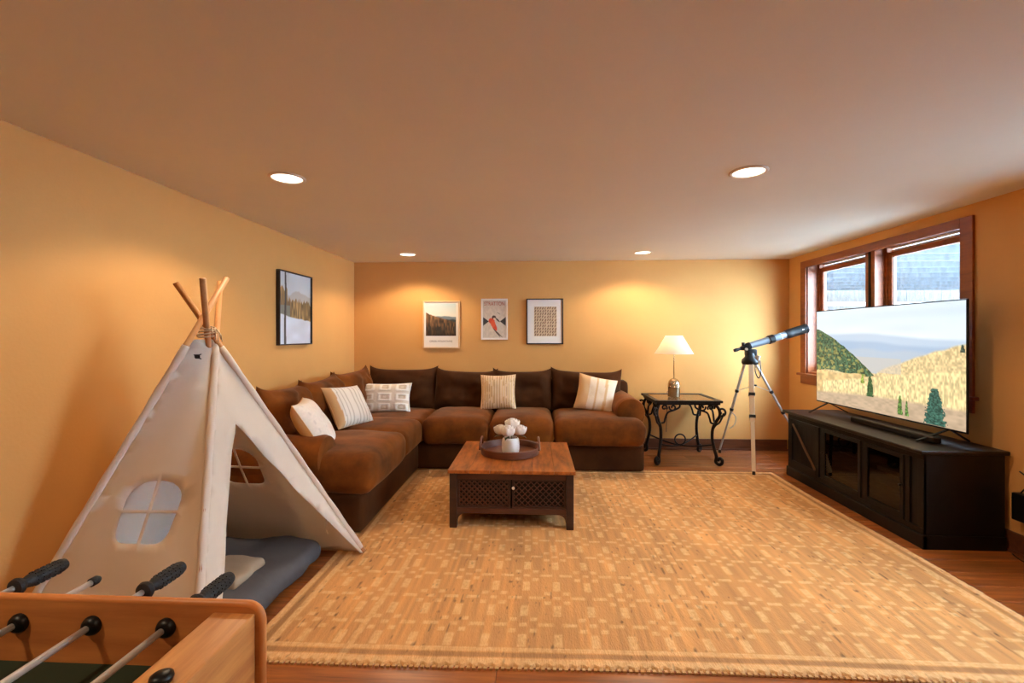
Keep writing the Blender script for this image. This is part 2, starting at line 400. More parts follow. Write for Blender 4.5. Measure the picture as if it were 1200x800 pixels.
make_window('window_1', y0, y1, z0, z1)
make_window('window_2', y2, y3, z0, z1)

# outside: raised deck beyond the window, board fence under it, snow
dk = thing('deck', (5.5, 5.2, 0.78), 'grey slatted deck underside seen through the window', 'deck')
x = 3.5
while x < 12.0:
    MB().box(x, x+0.15, 4.7, 11.4, 2.46, 2.49).build('plank', M['snowwood'], dk); x += 0.172
for yy in np.arange(4.9, 11.3, 0.62):
    MB().box(3.45, 12, yy, yy+.045, 2.35, 2.459).build('joist', M['snowwood'], dk)
for xx in (4.6, 7.9, 11.2): MB().box(xx, xx+.1, 8.0, 8.1, .72, 2.349).build('post', M['white'], dk)
fn = thing('fence', (8, 11.5, 0.7), 'weathered board fence outside beyond the window', 'fence')
xx = 3.5
while xx < 15:
    MB().box(xx, xx+.19, 11.5, 11.53, 1.0, 2.9+0.03*random.random()).build('plank', M['fence'], fn); xx += .2
MB().box(3.5, 15, 11.46, 11.4995, 2.02, 2.10).build('rail', M['white'], fn)
MB().box(3.5, 15, 11.46, 11.4995, 1.2, 1.28).build('rail', M['white'], fn)
n = 26
vs = [(3.06+(i/n)*12.0, -3+(j/n)*14.4, 0.72 + 0.05*noise.noise(Vector((i*.4, j*.4, 0)))+.9*max(0, (j/n-.62)/.38)**1.5) for j in range(n+1) for i in range(n+1)]
fs = [(j*(n+1)+i, j*(n+1)+i+1, (j+1)*(n+1)+i+1, (j+1)*(n+1)+i) for j in range(n) for i in range(n)]
sno = MB().add(vs, fs).build('snow_ground', M['snow'], smooth=True); struct(sno)
struct(MB().box(3.055, 4.15, -3.0, 8.0, .60, .80).build('added_dark_ground', mat('dark_ground', (70, 62, 54), .95, var=.4, vscale=30, bump=.6, bscale=40)))  # unseen dark strip, added to cut steep snow light onto the ceiling

# recessed ceiling lights
lens = emit('lamp_lens', (255, 240, 218), 5.0)
for i, (lx, ly, lab) in enumerate(CANS):
    t = thing('recessed_light', (lx, ly, CEIL), lab or 'ceiling downlight behind the viewer', 'ceiling light', 'recessed lights in the ceiling')
    MB().lathe([(0.078, -0.0005), (0.095, -0.0005), (0.096, -0.004), (0.090, -0.008), (0.080, -0.009), (0.078, -0.004)], (lx, ly, CEIL), 40, caps=False).build('trim_ring', M['trimwhite'], t, True)
    MB().lathe([(0.001, -0.003), (0.077, -0.003), (0.078, -0.001), (0.001, -0.0005)], (lx, ly, CEIL), 40).build('lens', lens, t)
    l = bpy.data.lights.new('lamp', 'SPOT'); l.energy = CAN_W; l.color = CAN_COL; l.spot_size = math.radians(140); l.spot_blend = 0.35; l.shadow_soft_size = 0.06
    lo = bpy.data.objects.new('lamp', l); C.objects.link(lo); lo.parent = t; lo.location = (0, 0, -0.03)

# ================================================================== RUG
RX0, RX1, RY0, RY1 = -1.20, 2.235, 1.80, 4.46
def rug():
    nx, ny = 560, 430
    xs = np.linspace(RX0, RX1, nx); ys = np.linspace(RY0, RY1, ny); X, Y = np.meshgrid(xs, ys)
    base = np.zeros(X.shape+(3,)) + np.array((206, 146, 84.))
    n1 = vnoise(X*60, Y*5, 1); n2 = vnoise(X*8, Y*3, 2); n3 = vnoise(X*110, Y*22, 3)
    base *= (0.86 + 0.16*n1 + 0.12*n2)[..., None]
    base *= (1 - 0.5*np.clip((n3-0.86)*6, 0, 1)*(vnoise(X*4, Y*2, 4) > .35))[..., None]
    P = 0.312; R = 0.212; light = np.array((240, 200, 146.))
    yy = (Y - 2.055)/R; j = np.round(yy); dy = (yy-j)*R
    def near(dx, w): return np.clip((w/2 - np.abs(dx))/0.004+.5, 0, 1)
    xo = X + 0.055 - P*0.5*(np.mod(j, 2))
    mxx = (xo/P - np.round(xo/P))*P
    mask = near(mxx, .034)*near(dy, .026)
    for sx_ in (-1, 1):
        mask = np.maximum(mask, near(mxx-sx_*.104, .068)*near(dy, .024))
        for sy_ in (-1, 1): mask = np.maximum(mask, near(mxx-sx_*.046, .032)*near(dy-sy_*.04, .028))
    yh = (Y-2.055)/R - .5; dyh = (yh-np.round(yh))*R; xh = (X+0.055)/(P/2); dxh = (xh-np.round(xh))*P/2
    mask = np.maximum(mask, near(dxh, .036)*near(dyh, .085))
    bd = np.minimum(np.minimum(X-RX0, RX1-X), np.minimum(Y-RY0, RY1-Y))
    mask = np.where(bd < .09, 0, mask)
    mask = np.maximum(mask, ((bd > .075) & (bd < .105)) | (bd < .04))
    mask = np.maximum(mask, ((np.abs(X+.76-.02*np.sin(Y*3)) < .016) & (Y < 2.75))*.8)
    mask = mask*(0.35+0.65*vnoise(X*90, Y*90, 5))*0.68
    base = base*(1-mask[..., None]) + light*mask[..., None]
    # woven relief
    dark = ((bd > .045) & (bd < .07))
    base = np.where(dark[..., None], base*0.86, base)
    Z = 0.010 + 0.0016*np.sin(X*2*PI/0.0125)*0.5 + 0.002*vnoise(X*12, Y*12, 6) + 0.001*mask
    edge = 0.006*np.sin(X*2*PI/0.045)
    Yp = Y + np.where((Y < RY0+.02) | (Y > RY1-.02), edge, 0) + 0.012*np.sin(X*1.7)*np.clip(1-(Y-RY0)/.6, 0, 1)
    Xp = X + 0.012*np.sin(Y*2.6+1)
    Z = np.where(bd < 0.004, 0.0015, Z)
    co = np.stack([Xp, Yp, Z], -1).reshape(-1, 3)
    idx = np.arange(nx*ny).reshape(ny, nx)
    q = np.stack([idx[:-1, :-1], idx[:-1, 1:], idx[1:, 1:], idx[1:, :-1]], -1).reshape(-1, 4)
    me = bpy.data.meshes.new('area_rug'); me.from_pydata(co.tolist(), [], q.tolist()); me.update()
    set_col(me, lina(np.clip(base.reshape(-1, 3), 0, 255)))
    me.polygons.foreach_set('use_smooth', [True]*len(me.polygons))
    me.materials.append(attr_mat('jute_rug', 0.9, bump=((160, 40, 40), 0.6)))
    o = bpy.data.objects.new('area_rug', me); C.objects.link(o)
    tag(o, 'large tan jute rug with pale woven block pattern under the coffee table', 'rug')
    e = MB()
    for yy_, s in ((RY0, -1), (RY1, 1)):
        k = 0
        x = RX0+.01
        while x < RX1-.01:
            yb = yy_ + (0.012*math.sin(x*1.7) if s < 0 else 0)
            e.box(x, x+.013, yb+s*.001, yb+s*.014, .001, .008); x += 0.0225
    eo = e.build('fringe', M['rugback'], o); eo['kind'] = 'stuff'
rug()

# ================================================================== SOFA
def cushion_mb(x0, x1, y0, y1, z0, z1, r=0.06, puff=0.03, n=16, wr=0.006, seed=0, front=0.0):
    """soft rounded box with a crowned top and slight wrinkles"""
    c = Vector(((x0+x1)/2, (y0+y1)/2, (z0+z1)/2)); h = Vector(((x1-x0)/2, (y1-y0)/2, (z1-z0)/2))
    r = min(r, h.x*.95, h.y*.95, h.z*.95)
    vid = {}; vs = []; fs = []
    def vert(p):
        k = tuple(round(a, 5) for a in p)
        if k in vid: return vid[k]
        s = [math.sin(a*PI/2) for a in p]
        q = Vector((s[0]*h.x, s[1]*h.y, s[2]*h.z))
        inn = Vector([max(-(h[i]-r), min(h[i]-r, q[i])) for i in range(3)])
        d = q-inn
        o = inn + (d.normalized()*r if d.length > 1e-9 else d)
        cx = max(0, 1-(o.x/h.x)**2); cy = max(0, 1-(o.y/h.y)**2); cz = max(0, 1-(o.z/h.z)**2)
        o.z += puff*(1 if s[2] > 0 else 0.0)*cx**.6*cy**.6*abs(s[2])
        o.y += (-1 if s[1] < 0 else 1)*abs(s[1])*front*cx*cz
        nn = noise.noise_vector(Vector(o+c)*4.2 + Vector((seed*3.1, 0, 0)))
        n2 = noise.noise_vector(Vector((o+c)[:])*13 + Vector((seed, 5, 0)))
        o += nn*wr + n2*wr*.4
        vid[k] = len(vs); vs.append(tuple(o+c)); return vid[k]
    g = [-1+2*i/n for i in range(n+1)]
    for ax in range(3):
        for sgn in (-1, 1):
            for i in range(n):
                for j in range(n):
                    P = []
                    for (a, b) in ((i, j), (i+1, j), (i+1, j+1), (i, j+1)):
                        p = [0, 0, 0]; p[ax] = sgn; p[(ax+1) % 3] = g[a]; p[(ax+2) % 3] = g[b]; P.append(vert(p))
                    fs.append(tuple(P if sgn > 0 else P[::-1]))
    m = MB(); m.v = vs; m.f = fs; return m
def pillow_verts(w, h, t, n=22, pinch=.09, wr=.004, seed=0, side=0, ears=0.0):
    """pillow standing on its bottom edge: local x width, z height, y thickness (front = -y)"""
    vs = []; fs = []
    for s in ((-1, 1) if side == 0 else (side,)):
        b = len(vs)
        for j in range(n+1):
            for i in range(n+1):
                u = math.sin((-1+2*i/n)*PI/2); v = math.sin((-1+2*j/n)*PI/2)
                x = u*w/2*(1-pinch*(1-v*v)); z = v*h/2*(1-pinch*(1-u*u)) + h/2
                th = t/2*((1-u**4)*(1-v**4))**.55
                z += ears*(abs(u)**6)*(v > 0)*abs(v)**6
                nn = noise.noise(Vector((x*6+seed*7, z*6, s*2)))*wr*2.2 + noise.noise(Vector((x*18+seed, z*14, s*5)))*wr
                k = (1-u**6)*(1-v**6)
                vs.append((x, s*(th+nn*k), z))
        for j in range(n):
            for i in range(n):
                f = (b+j*(n+1)+i, b+j*(n+1)+i+1, b+(j+1)*(n+1)+i+1, b+(j+1)*(n+1)+i)
                fs.append(f if s < 0 else f[::-1])
    m = MB(); m.v = vs; m.f = fs; return m

sofa = thing('sectional_sofa', (-1.7, 4.9, 0.0), 'L-shaped brown microfibre sectional sofa along the left and back walls', 'sofa')
Z0 = 0.014
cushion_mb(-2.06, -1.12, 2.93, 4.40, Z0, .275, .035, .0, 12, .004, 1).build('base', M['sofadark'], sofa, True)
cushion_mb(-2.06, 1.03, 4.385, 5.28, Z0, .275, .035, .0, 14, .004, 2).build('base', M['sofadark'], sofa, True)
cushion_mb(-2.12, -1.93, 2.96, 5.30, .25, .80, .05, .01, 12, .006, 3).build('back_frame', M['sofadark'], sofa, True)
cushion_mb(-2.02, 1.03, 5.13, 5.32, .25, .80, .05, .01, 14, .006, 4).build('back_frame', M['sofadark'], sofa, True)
# seats
for k, (xa, xb, ya, yb, zt, pf) in enumerate(((-1.93, -1.045, 2.90, 3.77, .510, .035), (-1.93, -1.06, 3.75, 4.36, .505, .04), (-1.93, -1.06, 4.34, 5.18, .49, .03),
        (-1.085, -.435, 4.295, 5.16, .505, .035), (-.437, .182, 4.295, 5.16, .505, .035), (.18, 1.03, 4.29, 5.16, .505, .03))):
    cushion_mb(xa, xb, ya, yb, .262, zt, .085, pf, 20, .009, 5+k, .012).build('seat_cushion', M['sofa'], sofa, True)
# arms: rolled
def arm(axis, a0, a1, c, top, wid, z0, seed):
    # profile across: rolled top, extruded from a0 to a1
    prof = []; r = wid/2+.012
    n = 20
    for k in range(n+1):
        t = -0.22*PI + (PI*1.44)*k/n
        prof.append((c + r*math.cos(t), top-r + r*math.sin(t)))
    prof = [(c+wid*.49, z0)] + prof + [(c-wid*.49, z0)]
    m = MB(); secs = 14; rad = .03
    for i in range(secs+1):
        t = i/secs; p = a0+(a1-a0)*(0.5-0.5*math.cos(t*PI))
        e = min(abs(p-a0), abs(p-a1)); k = 1.0 if e > rad else (0.86 + 0.14*math.sqrt(max(0, 1-(1-e/rad)**2)))
        for (q, z) in prof:
            qq = c+(q-c)*k; zz = z0+(z-z0)*(1-(1-k)*.6)
            nz = noise.noise(Vector((p*4, qq*5, zz*5+seed)))*.008
            v = (p, qq+nz, zz+nz) if axis == 'x' else (qq+nz, p, zz+nz)
            m.v.append(v)
    np_ = len(prof)
    for i in range(secs):
        for k in range(np_):
            l = (k+1) % np_; m.f.append((i*np_+k, i*np_+l, (i+1)*np_+l, (i+1)*np_+k))
    m.f.append(tuple(range(np_))); m.f.append(tuple(secs*np_+k for k in range(np_)))
    return m
arm('x', -2.08, -1.38, 3.02, .635, .28, .24, 1).build('arm', M['sofa'], sofa, 'auto')
arm('y', 4.47, 5.25, .92, .70, .255, .24, 2).build('arm', M['sofa'], sofa, 'auto')
# back cushions
def back_cushion(x, y, z, w, h, t, rz, tilt, seed, roll=0.0, m='sofa'):
    o = pillow_verts(w, h, t, 30, .05, .020, seed, 0, .04).build('back_cushion', M[m], sofa, True, local=True)
    o.location = Vector((x, y, z)) - wloc(sofa); o.rotation_euler = (tilt, roll, rz); return o
# rz: front faces -y for 0, +x for pi/2
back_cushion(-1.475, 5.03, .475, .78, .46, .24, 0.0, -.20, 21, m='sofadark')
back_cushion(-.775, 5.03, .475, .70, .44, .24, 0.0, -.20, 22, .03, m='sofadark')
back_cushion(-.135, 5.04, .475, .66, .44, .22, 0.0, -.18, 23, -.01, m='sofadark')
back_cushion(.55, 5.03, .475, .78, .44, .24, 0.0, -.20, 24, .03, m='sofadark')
back_cushion(-1.84, 3.42, .47, .62, .44, .24, PI/2, -.22, 25, .03)
back_cushion(-1.82, 3.98, .48, .66, .44, .24, PI/2, -.20, 26, -.02)
back_cushion(-1.80, 4.64, .47, .70, .47, .24, PI/2-.12, -.20, 27, -.03)

# throw pillows -------------------------------------------------------
def throw(name, loc, w, h, t, rz, tilt, roll, label, frontmat, backmat, seed, colfn=None, relief=None, trim=None):
    root = thing(name, loc, label, 'pillow', 'light throw pillows on the sofa')
    n = 60 if colfn else 26
    mf = pillow_verts(w, h, t, n, .08, .004, seed, -1)
    if relief:
        mf.v = [(x, y - relief(x/w+.5, z/h)*(1 if abs(x/w) < .46 and .04 < z/h < .96 else 0), z) for (x, y, z) in mf.v]
    f = mf.build('front_cover', frontmat, root, True, local=True)
    if colfn:
        v = np.array(mf.v); set_col(f.data, lina(np.clip(colfn(v[:, 0]/w+.5, v[:, 2]/h), 0, 255)))
    pillow_verts(w, h, t, 26, .08, .004, seed+3, 1).build('back_cover', backmat, root, True, local=True)
    # piping around the seam
    pts = []
    for k in range(4):
        for q in range(14):
            s = -1+2*q/14
            u, v = [(s, -1), (1, s), (-s, 1), (-1, -s)][k]
            pts.append((u*w/2*(1-.08*(1-v*v)), 0, v*h/2*(1-.08*(1-u*u))+h/2))
    MB().tube(pts, .0035, 6, closed=True).build('piping', trim or backmat, root, True, local=True)
    root.rotation_euler = (tilt, roll, rz)
    return root
PM = attr_mat('woven_pillow', 0.9, bump=((90, 90, 90), .25), sheen=.1)
def col_plain(u, v):
    c = np.zeros(u.shape+(3,))+np.array((232, 222, 208.)); s = (vnoise(u*40, v*40, 11)-.5)*.05
    d = ((np.abs(np.mod(u*5, 1)-.5) < .06) & (np.abs(np.mod(v*6, 1)-.5) < .2)); return mixc(c*(1+s[..., None]), (212, 202, 190), d*.7)
def col_vlines(u, v):
    c = np.zeros(u.shape+(3,))+np.array((234, 224, 208.)); w = np.mod(u*11, 1)
    c = mixc(c, (176, 158, 134), (w < .22)*.7); return mixc(c, (214, 170, 118), (u < .14)*1.0)
def col_squares(u, v):
    c = np.zeros(u.shape+(3,))+np.array((230, 214, 190.)); a = np.mod(u*3.0, 1)-.5; b = np.mod(v*3, 1)-.5
    r = np.maximum(abs(a), abs(b)); inside = (u > .04) & (u < .96)
    c = mixc(c, (248, 240, 226), ((r < .36) & (r > .22) & inside)*1.0); c = mixc(c, (206, 184, 152), ((r < .18) & (r > .1) & inside)*.8); return c
def rel_squares(u, v):
    a = (u*3) % 1-.5; b = (v*3) % 1-.5; r = max(abs(a), abs(b)); return .006 if .22 < r < .36 else 0
def col_tanstripe(u, v):
    c = np.zeros(u.shape+(3,))+np.array((226, 190, 140.)); w = np.mod(u*15, 1)
    c = mixc(c, (178, 132, 84), (w < .28)*.8*(vnoise(u*4, v*30, 12) > .15)); return mixc(c, (236, 222, 200), (w > .7)*.5)
def col_band(u, v):
    c = np.zeros(u.shape+(3,))+np.array((226, 182, 128.))
    for a, b in ((.30, .47), (.52, .69), (.76, 1.1)): c = mixc(c, (246, 226, 198), ((u > a) & (u < b))*(.75+.25*vnoise(u*60, v*60, 13)))
    return c
throw('throw_pillow', (-1.45, 3.20, .490), .42, .41, .17, PI/2+.32, -.55, .0, 'white pillow with tan back edge leaning behind the near sofa arm', PM, M['tan'], 1, col_plain, trim=M['tan'])
throw('throw_pillow', (-1.52, 3.87, .525), .42, .39, .15, PI/2-.38, -.58, .05, 'square white pillow with fine vertical lines, left of the lumbar pillow', PM, M['tan'], 2, col_vlines)
throw('throw_pillow', (-1.54, 4.66, .505), .52, .31, .14, .10, -.30, .0, 'rectangular white lumbar pillow with rows of raised squares', PM, M['white'], 3, col_squares, rel_squares)
throw('throw_pillow', (-.385, 4.80, .525), .375, .37, .14, .0, -.26, -.02, 'tan pillow with narrow brown stripes in the middle of the back sofa', PM, M['tan'], 4, col_tanstripe)
throw('throw_pillow', (.59, 4.76, .520), .40, .37, .15, -.05, -.30, .20, 'tilted cream pillow with wide tan bands beside the right sofa arm', PM, M['tan'], 5, col_band)

# ================================================================== COFFEE TABLE
cx0, cx1, cy0, cy1, ct = -.585, .268, 3.05, 3.90, .402
cz = .012
tb = thing('coffee_table', ((cx0+cx1)/2, (cy0+cy1)/2, cz), 'square wooden coffee table with lattice doors on the rug', 'table')
nb = 6; bw = (cx1-cx0)/nb
for k in range(nb):
    MB().box(cx0+k*bw+.0008, cx0+(k+1)*bw-.0008, cy0, cy1, ct-.022, ct-random.uniform(0, .0006), .002).build('plank', M['tablewood'], tb)
ins = .012; pz = ct-.022; P_ = .05
for sx_ in (0, 1):
    for sy_ in (0, 1):
        px = cx0+ins if sx_ == 0 else cx1-ins-P_; py = cy0+ins if sy_ == 0 else cy1-ins-P_
        MB().box(px, px+P_, py, py+P_, cz, pz, .004).build('leg', M['tabledark'], tb)
def rails(z0, z1, mt):
    for yy in (cy0+ins+.008, cy1-ins-.008-.02): MB().box(cx0+ins+P_, cx1-ins-P_, yy, yy+.02, z0, z1, .002).build('rail', mt, tb)
    for xx in (cx0+ins+.008, cx1-ins-.008-.02): MB().box(xx, xx+.02, cy0+ins+P_, cy1-ins-P_, z0, z1, .002).build('rail', mt, tb)
rails(pz-.042, pz, M['tabledarkx']); rails(.108, .146, M['tabledarkx'])
MB().box(cx0+ins+.03, cx1-ins-.03, cy0+ins+.03, cy1-ins-.03, .112, .124).build('bottom_shelf', M['tabledark'], tb)
MB().box(cx0+.09, cx1-.09, cy0+.12, cy1-.12, .125, pz-.001).build('inner_box', M['void'], tb)
# brackets under the bottom rail
for (px, d) in ((cx0+ins+P_, 1), (cx1-ins-P_, -1)):
    for yy in (cy0+ins+.008, cy1-ins-.028):
        Mx = Matrix(((1, 0, 0, 0), (0, 0, -1, yy+.02), (0, 1, 0, 0), (0, 0, 0, 1)))
        pts = [(px, .108), (px+d*.055, .108)] + [(px+d*(.055-.05*math.sin(a)), .108-.045+.045*math.cos(a)) for a in np.linspace(.2, 1.5, 6)] + [(px, .05)]
        MB().prism(pts, .02, Mx).build('bracket', M['tabledarkx'], tb)
def lattice(a, b, z0, z1, place, step, w, t):
    """diagonal slats in both directions clipped to a rectangle (a..b, z0..z1)"""
    m = MB(); H_ = z1-z0
    for s in (1, -1):
        c = a-H_
        while c < b+H_:
            # line u = c + s*(z-z0)
            u0, zz0, u1, zz1 = c, z0, c+s*H_, z1
            if s < 0: u0, u1 = c, c-H_
            pts = []
            lo, hi = 0.0, 1.0; du = u1-u0
            if abs(du) > 1e-9:
                ta, tb_ = (a-u0)/du, (b-u0)/du; lo = max(lo, min(ta, tb_)); hi = min(hi, max(ta, tb_))
            if hi-lo > .03:
                p, q = (u0+du*lo, z0+H_*lo), (u0+du*hi, z0+H_*hi)
                o = t*.5 if s > 0 else -t*.5
                m.bar(place(p[0], p[1], o), place(q[0], q[1], o), w, t, up=place.n)
            c += step
    return m
class PL:
    def __init__(s, f, n): s.f = f; s.n = n
    def __call__(s, u, z, o): return s.f(u, z, o)
fz0, fz1 = .147, pz-.043
mid = (cx0+cx1)/2
for (a, b, st, wd) in ((cx0+ins+P_+.001, mid-.006, .036, .010), (mid+.006, cx1-ins-P_-.001, .040, .006)):
    d = MB(); yy = cy0+ins+.014; e = .012
    d.box(a, b, yy, yy+.016, fz0, fz0+e); d.box(a, b, yy, yy+.016, fz1-e, fz1); d.box(a, a+e, yy, yy+.016, fz0+e, fz1-e); d.box(b-e, b, yy, yy+.016, fz0+e, fz1-e)
    do = d.build('door', M['tabledark'], tb)
    lo = lattice(a+e, b-e, fz0+e, fz1-e, PL(lambda u, z, o, yy=yy: (u, yy+.008+o, z), (0, 1, 0)), st, wd, .005).build('lattice', M['tabledarkx'], do); lo['kind'] = 'stuff'
    MB().box(a+e, b-e, yy+.0165, yy+.02, fz0+e, fz1-e).build('backing', M['void'], do)
ko = MB().lathe([(.001, 0), (.006, 0), (.005, .008), (.010, .014), (.009, .021), (.001, .023)], (mid+.006+.008, cy0+ins+.0138, .285), 16, Matrix.Rotation(PI/2, 4, 'X')).build('knob', M['chrome'], tb, True)
ko['label'] = 'small bright metal knob'
for xx in (cx0+ins+.014, cx1-ins-.03):
    d = MB().box(xx+.004, xx+.012, cy0+ins+P_, cy1-ins-P_, .147, pz-.043).build('side_panel', M['tabledark'], tb)
    s_ = -1 if xx < mid else 1
    xo = xx+.003 if s_ < 0 else xx+.013
    lo = lattice(cy0+ins+P_+.001, cy1-ins-P_-.001, .148, pz-.044, PL(lambda u, z, o, xo=xo: (xo+o, u, z), (1, 0, 0)), .04, .008, .004).build('lattice', M['tabledarkx'], d); lo['kind'] = 'stuff'
MB().box(cx0+ins+P_, cx1-ins-P_, cy1-ins-.03, cy1-ins-.02, .147, pz-.043).build('back_panel', M['tabledark'], tb)

# tray, vase, roses
TX, TY, TZ = -.19, 3.52, ct
tr = thing('round_tray', (TX, TY, TZ), 'round dark wood tray with two loop handles on the coffee table', 'tray')
MB().lathe([(.001, .001), (.212, .001), (.222, .004), (.228, .055), (.224, .060), (.217, .055), (.210, .012), (.001, .010)], (TX, TY, TZ), 56).build('bowl', M['tray'], tr, 'auto')
for s in (-1, 1):
    pts = [(TX+s*(.222-.006*math.sin(a*PI)), TY-.10+.20*a, TZ+.045+.075*math.sin(a*PI)**.6) for a in np.linspace(0.0, 1, 21)]
    MB().tube(pts, .008, 8).build('handle', M['tray'], tr, True)
    for a in (0, 1):
        pass
vz = TZ+.0115
vs_ = thing('flower_vase', (-.185, 3.50, vz), 'small white ceramic vase holding white roses on the tray', 'vase')
MB().lathe([(.001, 0), (.058, 0), (.064, .006), (.067, .03), (.067, .075), (.063, .10), (.056, .112), (.052, .112), (.054, .10), (.058, .07), (.056, .015), (.001, .012)], (-.185, 3.50, vz), 36).build('vase_body', M['ceramic'], vs_, True)
def rose(dx, dy, dz, r, lean, lab, seed):
    bx, by, bz = -.185+dx, 3.50+dy, vz+dz
    rt = thing('white_rose', (-.185+dx*.3, 3.50+dy*.3, vz+.03), lab, 'flower', 'white roses in the vase')
    rs = random.Random(seed)
    for ring, (cnt, rr, op, h) in enumerate(((1, .25, .0, .9), (3, .42, .3, .85), (5, .68, .65, .62), (6, .92, 1.0, .3))):
        for k in range(cnt):
            a0 = 2*PI*k/cnt + ring*.9 + rs.uniform(-.1, .1); m = MB(); n = 7
            wid = PI/cnt*1.5 if cnt > 1 else PI*.98
            for j in range(n+1):
                v = j/n
                for i in range(n+1):
                    u = -1+2*i/n; a = a0+u*wid*(1-.25*v*v)
                    el = -1.1+v*(1.25+h)
                    rad = r*rr*(math.cos(el)*.55+.45+ .1*op*v)
                    z = r*(math.sin(el)*.75) - .04*r*op*abs(u)*v
                    rad *= (1+.08*math.sin(u*5+ring)*v)
                    m.v.append((bx+rad*math.cos(a), by+rad*math.sin(a), bz+z+r*.1))
            for j in range(n):
                for i in range(n):
                    m.f.append((j*(n+1)+i, j*(n+1)+i+1, (j+1)*(n+1)+i+1, (j+1)*(n+1)+i))
            m.build('petal', M['petal'], rt, True)
    MB().tube([(-.185+dx*.15, 3.50+dy*.15, vz+.02), (-.185+dx*.3, 3.50+dy*.3, vz+.08), (bx, by, bz-.6*r)], .0025, 6).build('stem', M['leaf'], rt)
    if seed % 2:
        L = MB(); a = math.atan2(dy-.01, dx)
        ax = Vector((math.cos(a), math.sin(a), -.15)); sd = Vector((-math.sin(a), math.cos(a), 0)); o = Vector((bx, by, bz-.8*r))
        p = [o, o+ax*.018+sd*.013, o+ax*.04+sd*.009, o+ax*.055-Vector((0, 0, .012)), o+ax*.04-sd*.009, o+ax*.018-sd*.013, o+ax*.03+Vector((0, 0, .004))]
        L.add(p, [(0, 1, 6), (1, 2, 6), (2, 3, 6), (3, 4, 6), (4, 5, 6), (5, 0, 6)]).build('leaf', M['leaf'], rt, True)
rose(-.075, .0, .170, .052, 0, 'cream rose drooping at the left side of the vase', 1)
rose(-.018, -.035, .170, .058, 0, 'white rose at the front of the vase bouquet', 3)
rose(.012, .025, .212, .056, 0, 'topmost white rose of the vase bouquet', 2)
rose(.070, -.005, .170, .052, 0, 'white rose at the right side of the vase bouquet', 5)

# ================================================================== SIDE TABLE (iron)
ex0, ex1, ey0, ey1, ez = 1.195, 1.862, 4.66, 5.27, .652
st = thing('side_table', (1.53, 4.97, 0), 'black wrought iron side table with scroll legs and inset top', 'table')
f = MB(); e = .05
f.box(ex0, ex1, ey0, ey0+e, ez-.024, ez, .005); f.box(ex0, ex1, ey1-e, ey1, ez-.024, ez, .005)
f.box(ex0, ex0+e, ey0+e, ey1-e, ez-.024, ez, .005); f.box(ex1-e, ex1, ey0+e, ey1-e, ez-.024, ez, .005)
f.build('top_frame', M['iron'], st)
MB().box(ex0+e, ex1-e, ey0+e, ey1-e, ez-.016, ez-.005).build('top_inset', mat('slate_inset', (120, 92, 62), .15, var=.2, vscale=6, coat=.6), st)
f = MB()
for (a, b, c, d) in ((ex0+.02, ex1-.02, ey0+.02, ey0+.03), (ex0+.02, ex1-.02, ey1-.03, ey1-.02), (ex0+.02, ex0+.03, ey0+.03, ey1-.03), (ex1-.03, ex1-.02, ey0+.03, ey1-.03)): f.box(a, b, c, d, ez-.045, ez-.0245)
f.build('apron', M['iron'], st)
def spiral(c, r0, r1, a0, a1, n=18):
    return [(c[0]+(r0+(r1-r0)*k/n)*math.cos(a0+(a1-a0)*k/n), c[1]+(r0+(r1-r0)*k/n)*math.sin(a0+(a1-a0)*k/n)) for k in range(n+1)]
def spline(pts, m=8):
    out = []
    P = [pts[0]]+list(pts)+[pts[-1]]
    for i in range(1, len(P)-2):
        for k in range(m):
            t = k/m; a, b, c, d = [Vector(q) for q in P[i-1:i+3]]
            out.append(0.5*((2*b)+(c-a)*t+(2*a-5*b+4*c-d)*t*t+(3*b-a-3*c+d)*t**3))
    out.append(Vector(P[-2])); return out
for (gx, gy) in ((-1, -1), (1, -1), (-1, 1), (1, 1)):
    bx = ex0+.05 if gx < 0 else ex1-.05; by = ey0+.05 if gy < 0 else ey1-.05
    D = Vector((gx, gy, 0)).normalized()
    def W3(p): return (bx+D.x*p[0], by+D.y*p[0], p[1])
    prof = [(-.005, ez-.045), (.03, .56), (.035, .50), (.0, .44), (-.035, .36), (-.04, .26), (-.02, .16), (.0, .09), (-.005, .035), (.025, .014), (.055, .03), (.06, .06), (.04, .078), (.022, .062), (.03, .05)]
    MB().tube([W3(p) for p in spline(prof, 6)], .016, 8).build('leg', M['iron'], st, True)
    s = MB(); s.tube([W3(p) for p in spiral((.055, .545), .045, .012, -PI*.55, PI*1.5)], .011, 7)
    s.tube([W3(p) for p in spline([(-.03, .36), (-.005, .40), (.03, .43), (.055, .48), (.075, .53)], 5)], .010, 7)
    s.build('scroll', M['iron'], st, True)
    for (dx, dy) in ((-gx, 0), (0, -gy)):
        def W2(p): return (bx+dx*p[0]-(gx*.0), by+dy*p[0], p[1])
        b_ = MB()
        b_.tube([W2(p) for p in spline([(.0, .42), (.05, .425), (.065, .47), (.09, .525), (.15, .55), (.20, .575), (.21, .605)], 6)], .010, 7)
        b_.tube([W2(p) for p in spiral((.14, .59-.012), .038, .008, PI*.9, PI*3.2)], .009, 7)
        b_.tube([W2(p) for p in spiral((.055, .575), .03, .008, -PI*.2, PI*2.0)], .009, 7)
        b_.build('scroll_bracket', M['iron'], st, True)
